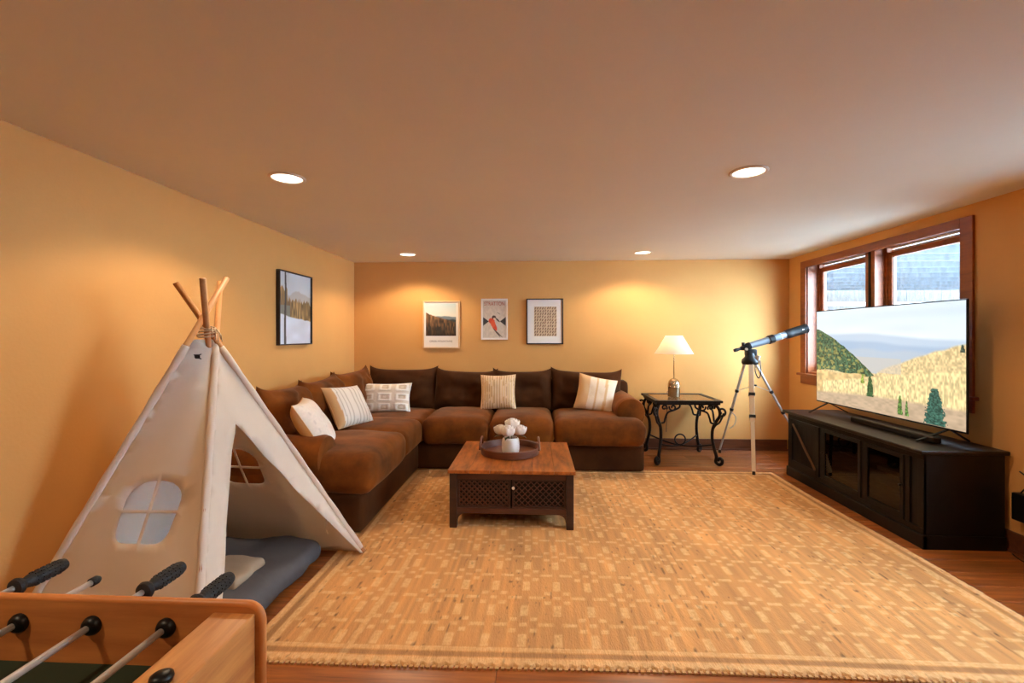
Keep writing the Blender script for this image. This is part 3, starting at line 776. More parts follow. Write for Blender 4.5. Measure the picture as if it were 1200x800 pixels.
# lower stretcher with scrolls
xm, ymid = (ex0+ex1)/2, (ey0+ey1)/2
for s in (-1, 1):
    a = (ex0+.075, ymid+s*(ey1-ey0-.15)/2, .20); b = (ex1-.075, ymid-s*(ey1-ey0-.15)/2, .20)
    MB().tube([Vector(a).lerp(Vector(b), t)+Vector((0, 0, -.06*math.sin(t*PI))) for t in np.linspace(0, 1, 17)], .008, 7).build('stretcher', M['iron'], st, True)
MB().tube([(xm+.055*math.cos(a), ymid-.02, .205+.055*math.sin(a)) for a in np.linspace(0, 2*PI, 24, endpoint=False)], .008, 7, closed=True).build('stretcher_ring', M['iron'], st, True)

# table lamp
lx, ly = 1.475, 4.98
lp = thing('table_lamp', (lx, ly, ez), 'table lamp with white cone shade and metal capsule base on the iron table', 'lamp')
MB().lathe([(.001, .0008), (.060, .0008), (.062, .004), (.062, .10), (.0632, .102), (.0632, .108), (.062, .11), (.061, .135), (.052, .165), (.035, .185), (.012, .195), (.001, .196)], (lx, ly, ez), 40).build('base', M['brass'], lp, 'auto')
MB().tube([(lx, ly, ez+.19), (lx, ly, ez+.60)], .0055, 10).build('neck', M['brass'], lp, True)
MB().lathe([(.198, .455), (.086, .648), (.084, .648), (.196, .455)], (lx, ly, ez), 56, caps=False).build('lamp_shade', M['shade'], lp, True)
MB().lathe([(.001, .52), (.018, .525), (.028, .55), (.024, .575), (.012, .592), (.001, .594)], (lx, ly, ez+.02), 20).build('bulb', emit('bulb_glow', (255, 214, 160), 4.0), lp, True)
sp = MB()
for k in range(3):
    a = k*2*PI/3; sp.bar((lx, ly, ez+.63), (lx+.086*math.cos(a), ly+.086*math.sin(a), ez+.640), .003, .003)
sp.build('shade_spider', M['brass'], lp)
l = bpy.data.lights.new('bulb_light', 'POINT'); l.energy = 2.2; l.color = (1, .75, .5); l.shadow_soft_size = .03
lo = bpy.data.objects.new('bulb_light', l); C.objects.link(lo); lo.parent = lp; lo.location = (0, 0, .57+.05)
pts = spline([(lx, ly+.06, ez+.012), (lx+.02, ly+.2, ez+.006), (lx+.03, ly+.36, ez+.0), (lx+.03, ly+.365, ez-.2), (lx+.02, ly+.36, .2)], 5)
MB().tube([tuple(p) for p in pts], .003, 6).build('power_cord', M['black'], lp, True)

# ================================================================== TELESCOPE
ap = Vector((2.155, 4.74, 1.05))
te = thing('telescope', (2.16, 4.78, 0), 'silver and black refractor telescope on a tripod, aimed at the window', 'telescope')
A_ = Vector((1.985, 4.70, 1.150)); B_ = Vector((2.735, 4.80, 1.372)); dv = (B_-A_); Lt = dv.length; dn = dv.normalized()
zax = dn; xax = Vector((0, 1, 0)).cross(zax).normalized(); yax = zax.cross(xax)
MT = Matrix((xax, yax, zax)).transposed().to_4x4(); MT.translation = A_
def tl(name, prof, mt, n=28): return MB().lathe(prof, (0, 0, 0), n, MT).build(name, mt, te, 'auto')
tl('optical_tube', [(.001, .16), (.034, .16), (.034, .56), (.001, .56)], M['silver'])
tl('dew_shield', [(.001, .555), (.040, .555), (.043, .565), (.047, .60), (.047, .775), (.050, .78), (.050, Lt), (.044, Lt), (.042, .70), (.001, .70)], M['black'])
tl('focuser', [(.001, .075), (.022, .075), (.026, .10), (.036, .125), (.037, .165), (.001, .165)], M['black'])
tl('mount_ring', [(.0345, .37), (.043, .375), (.043, .425), (.0345, .43)], M['black'])
tl('tube_band', [(.0345, .50), (.0352, .50), (.0352, .506), (.0345, .506)], M['white'])
ey = MB(); ey.lathe([(.001, 0), (.017, 0), (.019, .03), (.014, .04), (.014, .085), (.001, .085)], (0, 0, 0), 20, MT)
ey.build('eyepiece', M['black'], te, 'auto')
MB().tube([A_+dn*.10-xax*.0, A_+dn*.095+Vector((0, 0, .055))], [.016, .016], 14).build('diagonal', M['black'], te, 'auto')
MB().tube([A_+dn*.12+Vector((-.005, -.045, -.02)), A_+dn*.12+Vector((-.005, -.02, -.015))], .012, 12).build('focus_knob', M['chrome'], te, 'auto')
lgp = text('lettering', 'TELESCOPE' if False else 'REFRACTOR', .018, (0, 0, 0), (0, 0, 0), M['white'], te) if False else None
MB().bar(A_+dn*.72+Vector((0, -.0478, .004)), A_+dn*.80+Vector((0, -.0478+.008, .004)), .008, .001, up=(0, 1, 0)).build('badge', M['white'], te)
# mount head
MB().lathe([(.001, -.02), (.07, -.02), (.080, .0), (.074, .03), (.050, .055), (.042, .095), (.001, .10)], (ap.x, ap.y, ap.z-.02), 24).build('mount_head', M['black'], te, 'auto')
MB().box(ap.x-.045, ap.x+.06, ap.y-.035, ap.y+.035, ap.z+.045, ap.z+.115, .014).build('mount_arm', M['black'], te, 'auto')
MB().tube([(ap.x+.05, ap.y-.045, ap.z+.0), (ap.x+.062, ap.y-.05, ap.z+.05)], .02, 14).build('adjust_knob', M['chrome'], te, 'auto')
MB().tube([tuple(p) for p in spline([(ap.x+.03, ap.y-.05, ap.z-.01), (ap.x+.02, ap.y-.07, ap.z-.10), (ap.x+.05, ap.y-.075, ap.z-.17), (ap.x+.075, ap.y-.07, ap.z-.10), (ap.x+.07, ap.y-.05, ap.z+.02)], 6)], .005, 7).build('control_cable', M['black'], te, True)
feet = [Vector((2.022, 4.37, .012)), Vector((2.045, 5.22, 0.0)), Vector((2.80, 4.82, 0.0))]
tops = [ap+Vector((-.01, -.045, -.015)), ap+Vector((-.035, .03, -.015)), ap+Vector((.045, .01, -.005))]
for i, (ft, tp) in enumerate(zip(feet, tops)):
    wd = .042 if i == 0 else .022
    mt = M['cream'] if i == 0 else M['alu']
    d = ft-tp
    lg = MB().bar(tp, tp+d*.55, wd, wd*.8, .003).build('leg', mt, te)
    if i == 0: lg['label'] = 'front aluminium tripod leg, coloured as warmly lit'
    MB().bar(tp+d*.42, ft+Vector((0, 0, .03)), wd*.8, wd*.62, .003).build('lower_leg', mt, lg)
    for t in (.30, .50):
        MB().bar(tp+d*(t-.013), tp+d*(t+.013), wd*1.35, wd*1.25, .003).build('clamp', M['black'], lg)
    MB().lathe([(.001, 0), (.014, 0), (.015, .01), (.013, .034), (.001, .036)], tuple(ft+Vector((0, 0, .0005))), 14).build('rubber_foot', M['black'], lg, 'auto')
hub = ap.z and Vector((2.20, 4.74, .80))
for ft, tp in zip(feet, tops):
    q = tp+(ft-tp)*.30
    MB().bar(hub, q, .010, .004).build('spreader', M['alu'], te)
MB().lathe([(.001, -.006), (.02, -.006), (.02, .008), (.001, .008)], tuple(hub), 16).build('spreader_hub', M['black'], te, 'auto')
q = tops[1]+(feet[1]-tops[1])*.56
MB().tube([tuple(p) for p in spline([tuple(q+Vector((.01, -.02, .03))), tuple(q+Vector((.045, -.03, -.02))), tuple(q+Vector((.03, -.03, -.10))), tuple(q+Vector((-.01, -.02, -.14)))], 5)], .005, 6).build('strap', M['alu'], te, True)

# ================================================================== TV STAND
sx0, sx1, sy0, sy1, sz = 2.362, 2.838, 2.93, 4.43, .605
ts = thing('tv_stand', (2.6, 3.68, 0), 'long black-brown media console with glass and barn doors under the TV', 'media console')
MB().box(sx0-.035, sx1+.004, sy0-.03, sy1+.035, sz-.026, sz, .006).build('top', M['standtop'], ts)
MB().box(sx0+.004, sx1, sy0, sy0+.02, .0, sz-.026, .002).build('side_panel', M['standblk'], ts)
MB().box(sx0+.004, sx1, sy1-.02, sy1, .0, sz-.026, .002).build('side_panel', M['standblk'], ts)
MB().box(sx1-.012, sx1-.002, sy0+.02, sy1-.02, .06, sz-.026).build('back_panel', M['standblk'], ts)
MB().box(sx0+.02, sx1-.012, sy0+.02, sy1-.02, .07, .088).build('bottom_shelf', M['standblk'], ts)
MB().box(sx0-.012, sx0+.02, sy0-.012, sy1+.012, .0, .085, .006).build('plinth', M['standblk'], ts)
MB().box(sx0-.0121, sx1, sy0-.012, sy0-.0005, .0, .085, .004).build('plinth', M['standblk'], ts)
MB().box(sx0, sx0+.02, sy0, sy1, sz-.065, sz-.0265, .002).build('top_rail', M['standblk'], ts)
MB().box(sx0, sx0+.02, sy0, sy1, .086, .12, .002).build('bottom_rail', M['standblk'], ts)
dz0, dz1 = .121, sz-.066
for yy in (2.93, 3.035, 3.425, 3.91, 4.39):
    MB().box(sx0+.001, sx0+.02, yy, yy+.04, dz0, dz1, .002).build('stile', M['standblk'], ts)
MB().box(sx0+.012, sx0+.018, 2.971, 3.034, dz0, dz1).build('inset_panel', M['standblk'], ts)
for (a, b) in ((3.076, 3.424), (3.466, 3.909)):
    d = MB(); q = .028
    d.box(sx0-.006, sx0+.012, a, a+q, dz0+.002, dz1-.002, .002); d.box(sx0-.006, sx0+.012, b-q, b, dz0+.002, dz1-.002, .002)
    d.box(sx0-.006, sx0+.012, a+q, b-q, dz1-q-.002, dz1-.002, .002); d.box(sx0-.006, sx0+.012, a+q, b-q, dz0+.002, dz0+q+.01, .002)
    do = d.build('glass_door', M['standblk'], ts)
    MB().box(sx0+.002, sx0+.005, a+q, b-q, dz0+q+.01, dz1-q-.002).build('pane', M['darkglass'], do)
    MB().tube([(sx0-.007, a+.014 if a < 3.2 else b-.014, .34), (sx0-.022, a+.014 if a < 3.2 else b-.014, .34)], .008, 10).build('knob', M['iron'], do, True)
MB().box(sx0+.03, sx1-.014, sy0+.021, sy1-.021, .345, .36).build('shelf', M['standblk'], ts)
# barn door with a diagonal brace, far end
a, b = 3.952, 4.389
d = MB(); q = .04
d.box(sx0-.010, sx0+.008, a, a+q, dz0+.002, dz1-.002, .002); d.box(sx0-.010, sx0+.008, b-q, b, dz0+.002, dz1-.002, .002)
d.box(sx0-.010, sx0+.008, a+q, b-q, dz1-q, dz1-.002, .002); d.box(sx0-.010, sx0+.008, a+q, b-q, dz0+.002, dz0+q, .002)
bd = d.build('barn_door', M['standblk'], ts)
k = 5; w_ = (b-a-2*q)/k
for i in range(k): MB().box(sx0+.001, sx0+.007, a+q+i*w_+.001, a+q+(i+1)*w_-.001, dz0+q, dz1-q).build('plank', M['standblk'], bd)
br = MB().bar((sx0-.006, b-q-.01, dz1-q-.005), (sx0-.006, a+q+.01, dz0+q+.005), .007, .022, .001, up=(1, 0, 0)).build('brace', M['brace'], bd)
mb_ = thing('media_box', (2.50, 3.24, .3605), 'small pale media box on the console shelf behind the glass door', 'electronics')
MB().box(2.40, 2.56, 3.11, 3.36, .361, .392, .004).build('case', M['white'], mb_)
MB().box(2.3985, 2.3999, 3.13, 3.22, .368, .384).build('front_panel', M['frameoak'], mb_)
mb2 = thing('disc_player', (2.52, 3.68, .3605), 'dark disc player behind the middle glass door of the console', 'electronics')
MB().box(2.42, 2.62, 3.53, 3.86, .361, .415, .004).build('case', M['black'], mb2)
MB().box(2.4185, 2.4199, 3.56, 3.80, .375, .384).build('disc_slot', M['alu'], mb2)

# TV
tv = thing('television', (2.66, 3.70, sz), 'large flat television showing a golden mountain valley, on the console', 'television')
pF = Vector((2.622, 4.437, 0)); pN = Vector((2.660, 2.975, 0)); tz0, tz1 = .690, 1.528
dy_ = (pN-pF).normalized(); nx_ = Vector((-1, 0, 0)); nx_ = (nx_ - dy_*nx_.dot(dy_)).normalized()
LT = (pN-pF).length
MM = Matrix((dy_, nx_, Vector((0, 0, 1)))).transposed().to_4x4(); MM.translation = pF
MB().box(0, LT, -.012, -.001, tz0, tz1, .003, MM).build('bezel', M['black'], tv)
MB().box(.25, LT-.25, -.06, -.0125, tz0+.03, tz0+.50, .012, MM).build('rear_housing', M['black'], tv)
def tv_img(u, v):
    sky = np.zeros(u.shape+(3,)) + np.array((214, 230, 242.))
    sky += (vnoise(u*3, v*14, 20)-.5)[..., None]*16; sky = mixc(sky, (240, 246, 250), np.clip((v-.1)/.25, 0, 1)*.6)
    c = sky
    def ridge(f, col, soft=.012): 
        nonlocal c; c = mixc(c, col, (v-f)/soft)
    n = lambda s, k: (vnoise(u*s, u*0+3.3, k)-.5)
    ridge(.24+.03*n(5, 21)+.10*np.clip(u-.5, 0, 1), (190, 208, 226), .03)
    ridge(.30+.04*n(6, 22)+.06*u, (168, 190, 214), .03)
    ridge(.37+.05*n(7, 23)+.03*u, (182, 196, 210), .03)
    fld = np.zeros(u.shape+(3,))+np.array((232, 204, 150.)); fld *= (0.82+.32*vnoise(u*130, v*60, 24))[..., None]
    c = mixc(c, fld, (v-(.62-.30*np.clip((u-.5)/.5, 0, 1)**.8+.02*n(20, 25)))/.02)
    haze = (206, 196, 182); c = mixc(c, haze, ((v > .48) & (u < .66) & (v < .62))*.6)
    hg = np.zeros(u.shape+(3,))+np.array((72, 106, 76.)); hg *= (0.5+.8*vnoise(u*130, v*80, 26))[..., None]; hg = mixc(hg, (216, 190, 96), (vnoise(u*60, v*50, 27) > .7)*(.15+.7*v))
    hill = .20+.42*(u/.46)**1.35; base_ = .66-.02*np.sin(u*12)
    c = mixc(c, hg, ((v > hill+.015*n(40, 28)) & (v < base_) & (u < .50))*1.0)
    f2 = np.zeros(u.shape+(3,))+np.array((226, 190, 132.)); f2 *= (0.84+.3*vnoise(u*50, v*40, 29))[..., None]
    c = mixc(c, f2, ((v > .66+.03*n(14, 30)) )*1.0)
    gold = np.zeros(u.shape+(3,))+np.array((240, 214, 156.)); gold *= (0.8+.36*vnoise(u*150, v*40, 31))[..., None]
    top = .78-.26*u; c = mixc(c, gold, ((v-top-.02*n(16, 32))/.02)*(u > .06))
    road = np.zeros(u.shape+(3,))+np.array((198, 172, 142.)); road *= (0.92+.14*vnoise(u*40, v*60, 33))[..., None]
    c = mixc(c, road, (v-(.86-.06*u+.05*np.abs(u-.45)))/.03 * 1.0)
    def tree(u0, v1, h, w, col=(50, 84, 50)):
        nonlocal c
        t = (v1-v)/h; ww = w*np.clip(1.12-t, 0, 1)**.6*(.75+.5*vnoise(u*120, v*90, 34)); m_ = (t > 0) & (t < 1) & (np.abs(u-u0) < ww)
        cc = np.zeros(u.shape+(3,))+np.array(col, float); cc *= (.6+.8*vnoise(u*140, v*120, 35))[..., None]; c = mixc(c, cc, m_*1.0)
    tree(.455, .86, .20, .026, (58, 92, 56)); tree(.40, .74, .09, .013, (140, 160, 70)); tree(.655, .97, .17, .016, (96, 128, 66)); tree(.695, .97, .13, .011, (100, 132, 70)); tree(.85, 1.0, .30, .055, (62, 98, 84))
    tree(.985, .40, .06, .012, (60, 80, 70))
    return c
scr = attr_mat('tv_screen', .25, emission=1.0)
def tvpos(u, v): return MM @ Vector((.008+u*(LT-.016), .0008, tz1-.008-v*(tz1-tz0-.020)))
print_sheet('screen', tv_img, 400, 230, tvpos, scr, tv)
for s in (.14, LT-.14):
    lg = MB()
    for q in (-.17, .17):
        a = MM @ Vector((s, -.02, tz0+.005)); b = MM @ Vector((s+ (0.03 if s < .5 else -.03), q-.02 if False else q, .0))
        b = Vector((b.x, b.y, sz+.006)); lg.bar(a, b, .018, .008, .002)
    lg.build('foot', M['black'], tv)
sb = thing('sound_bar', (2.50, 3.45, sz), 'low black sound bar on the console in front of the TV', 'speaker')
MB().box(2.545, 2.60, 3.08, 3.86, sz+.0005, sz+.045, .01).build('housing', M['black'], sb)

# bits on the floor behind the console's near end
cb = thing('cable_box', (2.78, 2.72, 0), 'small black device with cables on the floor between console and wall', 'electronics')
MB().box(2.80, 2.85, 2.70, 2.86, .22, .38, .008).build('device', M['black'], cb)
MB().tube([tuple(p) for p in spline([(2.83, 2.80, .36), (2.845, 2.72, .30), (2.84, 2.66, .2), (2.82, 2.70, .06), (2.80, 2.78, .004), (2.83, 2.88, .004)], 6)], .004, 6).build('cable', M['black'], cb, True)
MB().tube([tuple(p) for p in spline([(2.83, 2.84, .37), (2.835, 2.80, .42), (2.83, 2.74, .38), (2.845, 2.70, .42), (2.85, 2.86, .5)], 6)], .004, 6).build('cable', M['black'], cb, True)
MB().box(2.836, 2.846, 2.74, 2.82, .0, .22).build('bracket', M['black'], cb)

# ================================================================== PICTURES
def picture(name, label, wall, a0, a1, z0, z1, fw, fmat, depth, fn, nu, nv, img=(0, 1, 0, 1), matcol='paper', tilt=0):
    """wall 'back': a = x ; wall 'left': a = y"""
    if wall == 'back':
        root = thing(name, ((a0+a1)/2, WALL_B, z0), label, 'picture'); y = WALL_B
        P = lambda a, d, z: (a, y-d, z)
    else:
        root = thing(name, (WALL_L, (a0+a1)/2, z0), label, 'picture')
        P = lambda a, d, z: (WALL_L+d, a, z)
    def bx(a, b, d0, d1, c, e, bev=.002):
        p, q = P(a, d0, c), P(b, d1, e); return MB().box(p[0], q[0], p[1], q[1], p[2], q[2], bev)
    fr = MB()
    for (a, b, c, e) in ((a0, a1, z1-fw, z1), (a0, a1, z0, z0+fw), (a0, a0+fw, z0+fw, z1-fw), (a1-fw, a1, z0+fw, z1-fw)):
        m = bx(a, b, .001, depth, c, e); fr.add(m.v, m.f)
    fr.build('frame', fmat, root)
    bx(a0+fw, a1-fw, .002, depth*.5, z0+fw, z1-fw, 0).build('mount', M[matcol], root)
    iw = a1-a0-2*fw; ih = z1-z0-2*fw; u0, u1, v0, v1 = img
    d_ = depth*.5+.0008
    print_sheet('print', fn, nu, nv, lambda u, v: P(a0+fw+iw*(u0+(u1-u0)*u), d_, z1-fw-ih*(v0+(v1-v0)*v)), PR, root)
    return root, P
PR = attr_mat('printed_paper', .55)
def im_forest(u, v):
    c = np.zeros(u.shape+(3,))+np.array((196, 214, 208.)); c = mixc(c, (240, 232, 214), np.clip(v/.35, 0, 1)*.8)
    n = lambda s, k: (vnoise(u*s, u*0+1.7, k)-.5)
    c = mixc(c, (120, 134, 136), (v-(.38+.06*np.abs(u-.45)+.03*n(8, 40)))/.02); c = mixc(c, (54, 62, 62), (v-(.46+.03*u+.03*n(9, 41)))/.03)
    f = np.zeros(u.shape+(3,))+np.array((112, 82, 52.)); f *= (.45+.9*vnoise(u*26, v*9, 42))[..., None]; f = f*(1.15-.6*np.clip((v-.4)/.6, 0, 1))[..., None]
    c = mixc(c, f, (v-(.27+.30*u**.8+.02*n(30, 43)))/.02)
    return mixc(c, (40, 40, 36), ((vnoise(u*18, v*5, 44) > .62) & (v > .6))*.6)
def im_ski(u, v):
    c = np.zeros(u.shape+(3,))+np.array((206, 192, 172.)); c *= (.95+.1*vnoise(u*20, v*20, 45))[..., None]
    c = mixc(c, (52, 50, 50), ((v > .45) & (np.abs(v-.56) < .12*(1-u/.26)) & (u < .26))*1.0)
    c = mixc(c, (52, 50, 50), ((np.abs(v-.56) < .12*(1-(1-u)/.26)) & (u > .74))*1.0)
    def ell(x, y, a, b, th, col):
        nonlocal c; dx = u-x; dy = (v-y)*1.55; r = (dx*math.cos(th)+dy*math.sin(th))/a; s = (-dx*math.sin(th)+dy*math.cos(th))/b; c = mixc(c, col, (r*r+s*s < 1)*1.0)
    ell(.38, .55, .14, .12, .5, (206, 74, 40)); ell(.50, .70, .09, .20, -.4, (206, 74, 40)); ell(.44, .62, .1, .14, -.2, (220, 90, 50))
    ell(.48, .45, .09, .08, 0, (74, 60, 52)); ell(.50, .49, .05, .045, 0, (226, 190, 156)); ell(.64, .52, .13, .03, .75, (70, 58, 52))
    ell(.60, .86, .24, .025, .85, (84, 70, 60)); ell(.70, .90, .20, .02, .75, (84, 70, 60)); ell(.68, .34, .10, .012, .6, (140, 130, 118))
    return c
def im_marks(u, v):
    c = np.zeros(u.shape+(3,))+np.array((206, 178, 142.)); gx = u*9; gy = v*10; i = np.floor(gx); j = np.floor(gy)
    jx = vnoise(i*3.7+.5, j*2.3+.5, 46)*.4-.2; jy = vnoise(i*1.9+.5, j*4.1+.5, 47)*.3-.15
    a = gx-i-.5-jx; b = gy-j-.5-jy; a2 = a+b*.45; sel = vnoise(i*5.1, j*7.7, 48)
    c = mixc(c, (92, 66, 44), ((a2/.25)**2+(b/.44)**2 < 1)*(.5+.5*sel)); c = mixc(c, (196, 140, 104), ((a2/.10)**2+(b/.25)**2 < 1)*(sel > .7)*.8); return c
def im_lake(u, v):   # u: 0 = near (left in view)
    c = np.zeros(u.shape+(3,))+np.array((206, 212, 214.)); c *= (.95+.08*vnoise(u*5, v*5, 49))[..., None]
    n = lambda s, k: (vnoise(u*s, u*0+2.2, k)-.5)
    c = mixc(c, (188, 184, 176), (v-(.22+.25*np.abs(u-.62)+.05*n(12, 50)))/.02)
    t = np.zeros(u.shape+(3,))+np.array((150, 122, 78.)); t *= (.6+.7*vnoise(u*34, v*9, 51))[..., None]
    c = mixc(c, t, (v-(.34-.12*(u < .25)+.10*n(36, 52)+.05*u))/.02)
    c = mixc(c, (120, 132, 130), ((v > .46) & (u < .33))*.8)
    sn_ = np.zeros(u.shape+(3,))+np.array((214, 224, 236.)); sn_ *= (.92+.12*vnoise(u*4, v*10, 53))[..., None]
    c = mixc(c, sn_, (v-(.58+.08*u+.02*n(10, 54)))/.012)
    tx = .19+.01*np.sin(v*6); c = mixc(c, (60, 58, 56), (np.abs(u-tx) < .022+.012*v)*.9); return c
r, P = picture('framed_print', 'unframed-looking forest mountain print in pale oak frame on the back wall', 'back', -1.312, -.880, 1.150, 1.705, .014, M['frameoak'], .03, im_forest, 110, 110, (.05, .93, .03, .75))
r['label'] = 'forest mountain poster in a pale oak frame, leftmost on the back wall'
text('caption', 'GREEN MOUNTAINS', .030, (-1.10, WALL_B-.0165, 1.232), (PI/2, 0, 0), M['ink'], r, width=.27)
r, P = picture('framed_print', 'white-framed ski poster with a skier in red, middle of the back wall trio', 'back', -.627, -.318, 1.252, 1.728, .013, M['framewhite'], .022, im_ski, 90, 140, (.03, .97, .02, .98))
text('title', 'STRATTON', .062, (-.4725, WALL_B-.0125, 1.668), (PI/2, 0, 0), M['redink'], r, width=.235)
picture('framed_print', 'black-framed print of small brown marks with a wide mat, right of the ski poster', 'back', -.099, .326, 1.200, 1.727, .012, M['frameblk'], .026, im_marks, 130, 150, (.19, .84, .16, .84))
picture('framed_print', 'black-framed snowy lake and trees print on the left wall', 'left', 3.706, 4.267, 1.218, 1.850, .010, M['frameblk'], .035, im_lake, 150, 150, (.0, 1, 0, 1))

# ================================================================== TEEPEE
TA = Vector((-2.075, 1.64, 0)); TB = Vector((-1.21, 1.57, 0)); TC = Vector((-1.02, 2.70, .012)); TD = Vector((-1.93, 2.78, 0)); TT = Vector((-1.59, 2.16, 1.32))
tp = thing('play_teepee', (-1.6, 2.17, 0), 'white cotton play teepee with wooden poles beside the left wall', 'tent')
FEET = {'A': TA, 'B': TB, 'C': TC, 'D': TD}
TIPS = {'A': Vector((-1.517, 2.20, 1.585)), 'B': Vector((-1.68, 2.38, 1.585)), 'C': Vector((-1.70, 2.10, 1.55)), 'D': Vector((-1.515, 2.03, 1.56))}
def onpole(k, z):
    f, g = FEET[k], TIPS[k]; return f+(g-f)*((z-f.z)/(g.z-f.z))
def cloth(name, ka, kb, outline=None, holes=(), sag=.02, seed=0, step=.045, m='cotton', topcut=.03):
    a, b, t = FEET[ka], FEET[kb], TT
    e = (b-a).normalized(); n = (b-a).cross(t-a).normalized(); up = n.cross(e); L = (b-a).length
    tu, tv_ = (t-a).dot(e), (t-a).dot(up)
    if outline is None:
        k = topcut; outline = [(0, 0), (L, 0), (L+(tu-L)*(1-k), tv_*(1-k)), (tu*(1-k), tv_*(1-k))]
    def dens(poly):
        out = []
        for i in range(len(poly)):
            p, q = Vector(poly[i]), Vector(poly[(i+1) % len(poly)]); c = max(1, int((q-p).length/step))
            out += [p.lerp(q, k/c) for k in range(c)]
        return out
    polys = [dens(outline)]+[[Vector(p) for p in h] for h in holes]
    def inside(p, poly):
        r = False; j = len(poly)-1
        for i in range(len(poly)):
            if ((poly[i].y > p.y) != (poly[j].y > p.y)) and (p.x < (poly[j].x-poly[i].x)*(p.y-poly[i].y)/(poly[j].y-poly[i].y)+poly[i].x): r = not r
            j = i
        return r
    def dist(p):
        d = 9
        for poly in polys:
            for i in range(len(poly)):
                q1, q2 = poly[i], poly[(i+1) % len(poly)]; s = q2-q1; tt = max(0, min(1, (p-q1).dot(s)/max(1e-9, s.length_squared))); d = min(d, (p-q1-s*tt).length)
        return d
    vs = []; es = []
    for poly in polys:
        n0 = len(vs); vs += poly; es += [(n0+i, n0+(i+1) % len(poly)) for i in range(len(poly))]
    r = random.Random(seed); yy = step
    while yy < tv_:
        xx = -.2+step*.5*(int(yy/step) % 2)
        while xx < L+.2:
            p = Vector((xx+r.uniform(-.3, .3)*step, yy+r.uniform(-.3, .3)*step))
            if inside(p, polys[0]) and not any(inside(p, h) for h in polys[1:]) and dist(p) > step*.35: vs.append(p)
            xx += step
        yy += step
    co, _, fs, *_ = geometry.delaunay_2d_cdt(vs, es, [], 0, 1e-6)
    F = []
    for f_ in fs:
        c = sum((co[i] for i in f_), Vector((0, 0)))/len(f_)
        if inside(c, polys[0]) and not any(inside(c, h) for h in polys[1:]): F.append(tuple(f_))
    V = []
    for p in co:
        w = p-Vector((0, 0)); u_ = max(0, min(1, p.y/tv_))
        l0 = tu*u_; l1 = L+(tu-L)*u_; cc = max(0, min(1, (p.x-l0)/max(1e-6, l1-l0)))
        edge = 4*cc*(1-cc)
        q = onpole(ka, u_*TT.z).lerp(onpole(kb, u_*TT.z), cc)
        wrk = noise.noise(Vector((p.x*7+seed, p.y*2.0, 0)))*.016 + noise.noise(Vector((p.x*3, p.y*9+seed, 1)))*.006
        q += n*((-sag*edge*(1-u_)**.5)*1.0 + wrk*min(1, edge*1.5))
        q.z = max(q.z, .003)
        V.append(q)
    mbx = MB(); mbx.v = [tuple(v) for v in V]; mbx.f = F
    o = mbx.build(name, M[m], tp, True)
    md = o.modifiers.new('thickness', 'SOLIDIFY'); md.thickness = .003; md.offset = 0
    return o, (a, e, up, n)
def arch(cx, cy, w, h, tilt=0.0, g=.012):
    """four panes of an arched window as outlines"""
    out = []
    W2, H2 = w/2, h/2
    def full(x, y): return (x, y)
    n = 7
    def rot(p): c, s = math.cos(tilt), math.sin(tilt); return (cx+p[0]*c-p[1]*s, cy+p[0]*s+p[1]*c)
    yb = .0
    for sx_ in (-1, 1):
        x0_, x1_ = sx_*g/2, sx_*W2
        top = [(x0_, yb+g/2), (x1_, yb+g/2)] + [(sx_*(W2-.10*(1-math.cos(a))), H2-.085+.085*math.sin(a)) for a in np.linspace(.1, PI/2, n)] + [(x0_, H2)]
        bot = [(x0_, yb-g/2), (x1_, yb-g/2)] + [(sx_*(W2-.05*(1-math.cos(a))), -H2+.05-.05*math.sin(a)) for a in np.linspace(.1, PI/2, n)] + [(x0_, -H2)]
        for q in (top, bot):
            q = [rot(p) for p in q]
            out.append(q)
    return out
cloth('side_panel', 'A', 'B', holes=arch(.452, .612, .225, .245, .0), seed=1, sag=.0)
cloth('back_panel', 'C', 'D', holes=arch(.60, .62, .24, .245, .0), seed=2, sag=.0)
cloth('wall_side_panel', 'D', 'A', seed=3, sag=.0)
Lf = (TC-TB).length
e_ = (TC-TB).normalized(); n_ = (TC-TB).cross(TT-TB).normalized(); up_ = n_.cross(e_); tu, tv2 = (TT-TB).dot(e_), (TT-TB).dot(up_)
fo, _ = cloth('door_panel', 'B', 'C', outline=[(0, .0), (.09, .0), (.20, .25), (.335, .565), (.50, .925), (.78, .50), (1.03, .13), (1.105, .02), (Lf, .0), (Lf+(tu-Lf)*.97, tv2*.97), (tu*.97, tv2*.97)], seed=4, sag=.0, step=.04)
# seam ribs
def rib(o, pts, r=.004): MB().tube([tuple(p) for p in pts], r, 6).build('seam', M['cotton'], o, True)
# poles
def pole(foot, tip):
    MB().tube([foot, tip], .0135, 14).build('pole', M['pole'], tp, True)
def through(foot, pas, ztip, z0=.015):
    d = (pas-foot); return foot+d*((ztip-foot.z)/d.z)
for ft, k in ((TA, 'A'), (TB, 'B'), (TC, 'C'), (TD, 'D')): pole(ft+Vector((0, 0, .004)), TIPS[k])
# fabric sleeves over the poles
for ft, pas, k0, k1 in ((TA, TIPS['A'], .02, .79), (TC, TIPS['C'], .02, .80), (TB, TIPS['B'], .02, .79), (TD, TIPS['D'], .03, .79)):
    pts = []; rs = []
    for k in range(26):
        t = k0+(k1-k0)*k/25; p = ft.lerp(pas, t); pts.append(p); rs.append(.0165+.0015*math.sin(k*1.7+ft.x))
    MB().tube(pts, rs, 12).build('pole_sleeve', M['cotton'], tp, True)
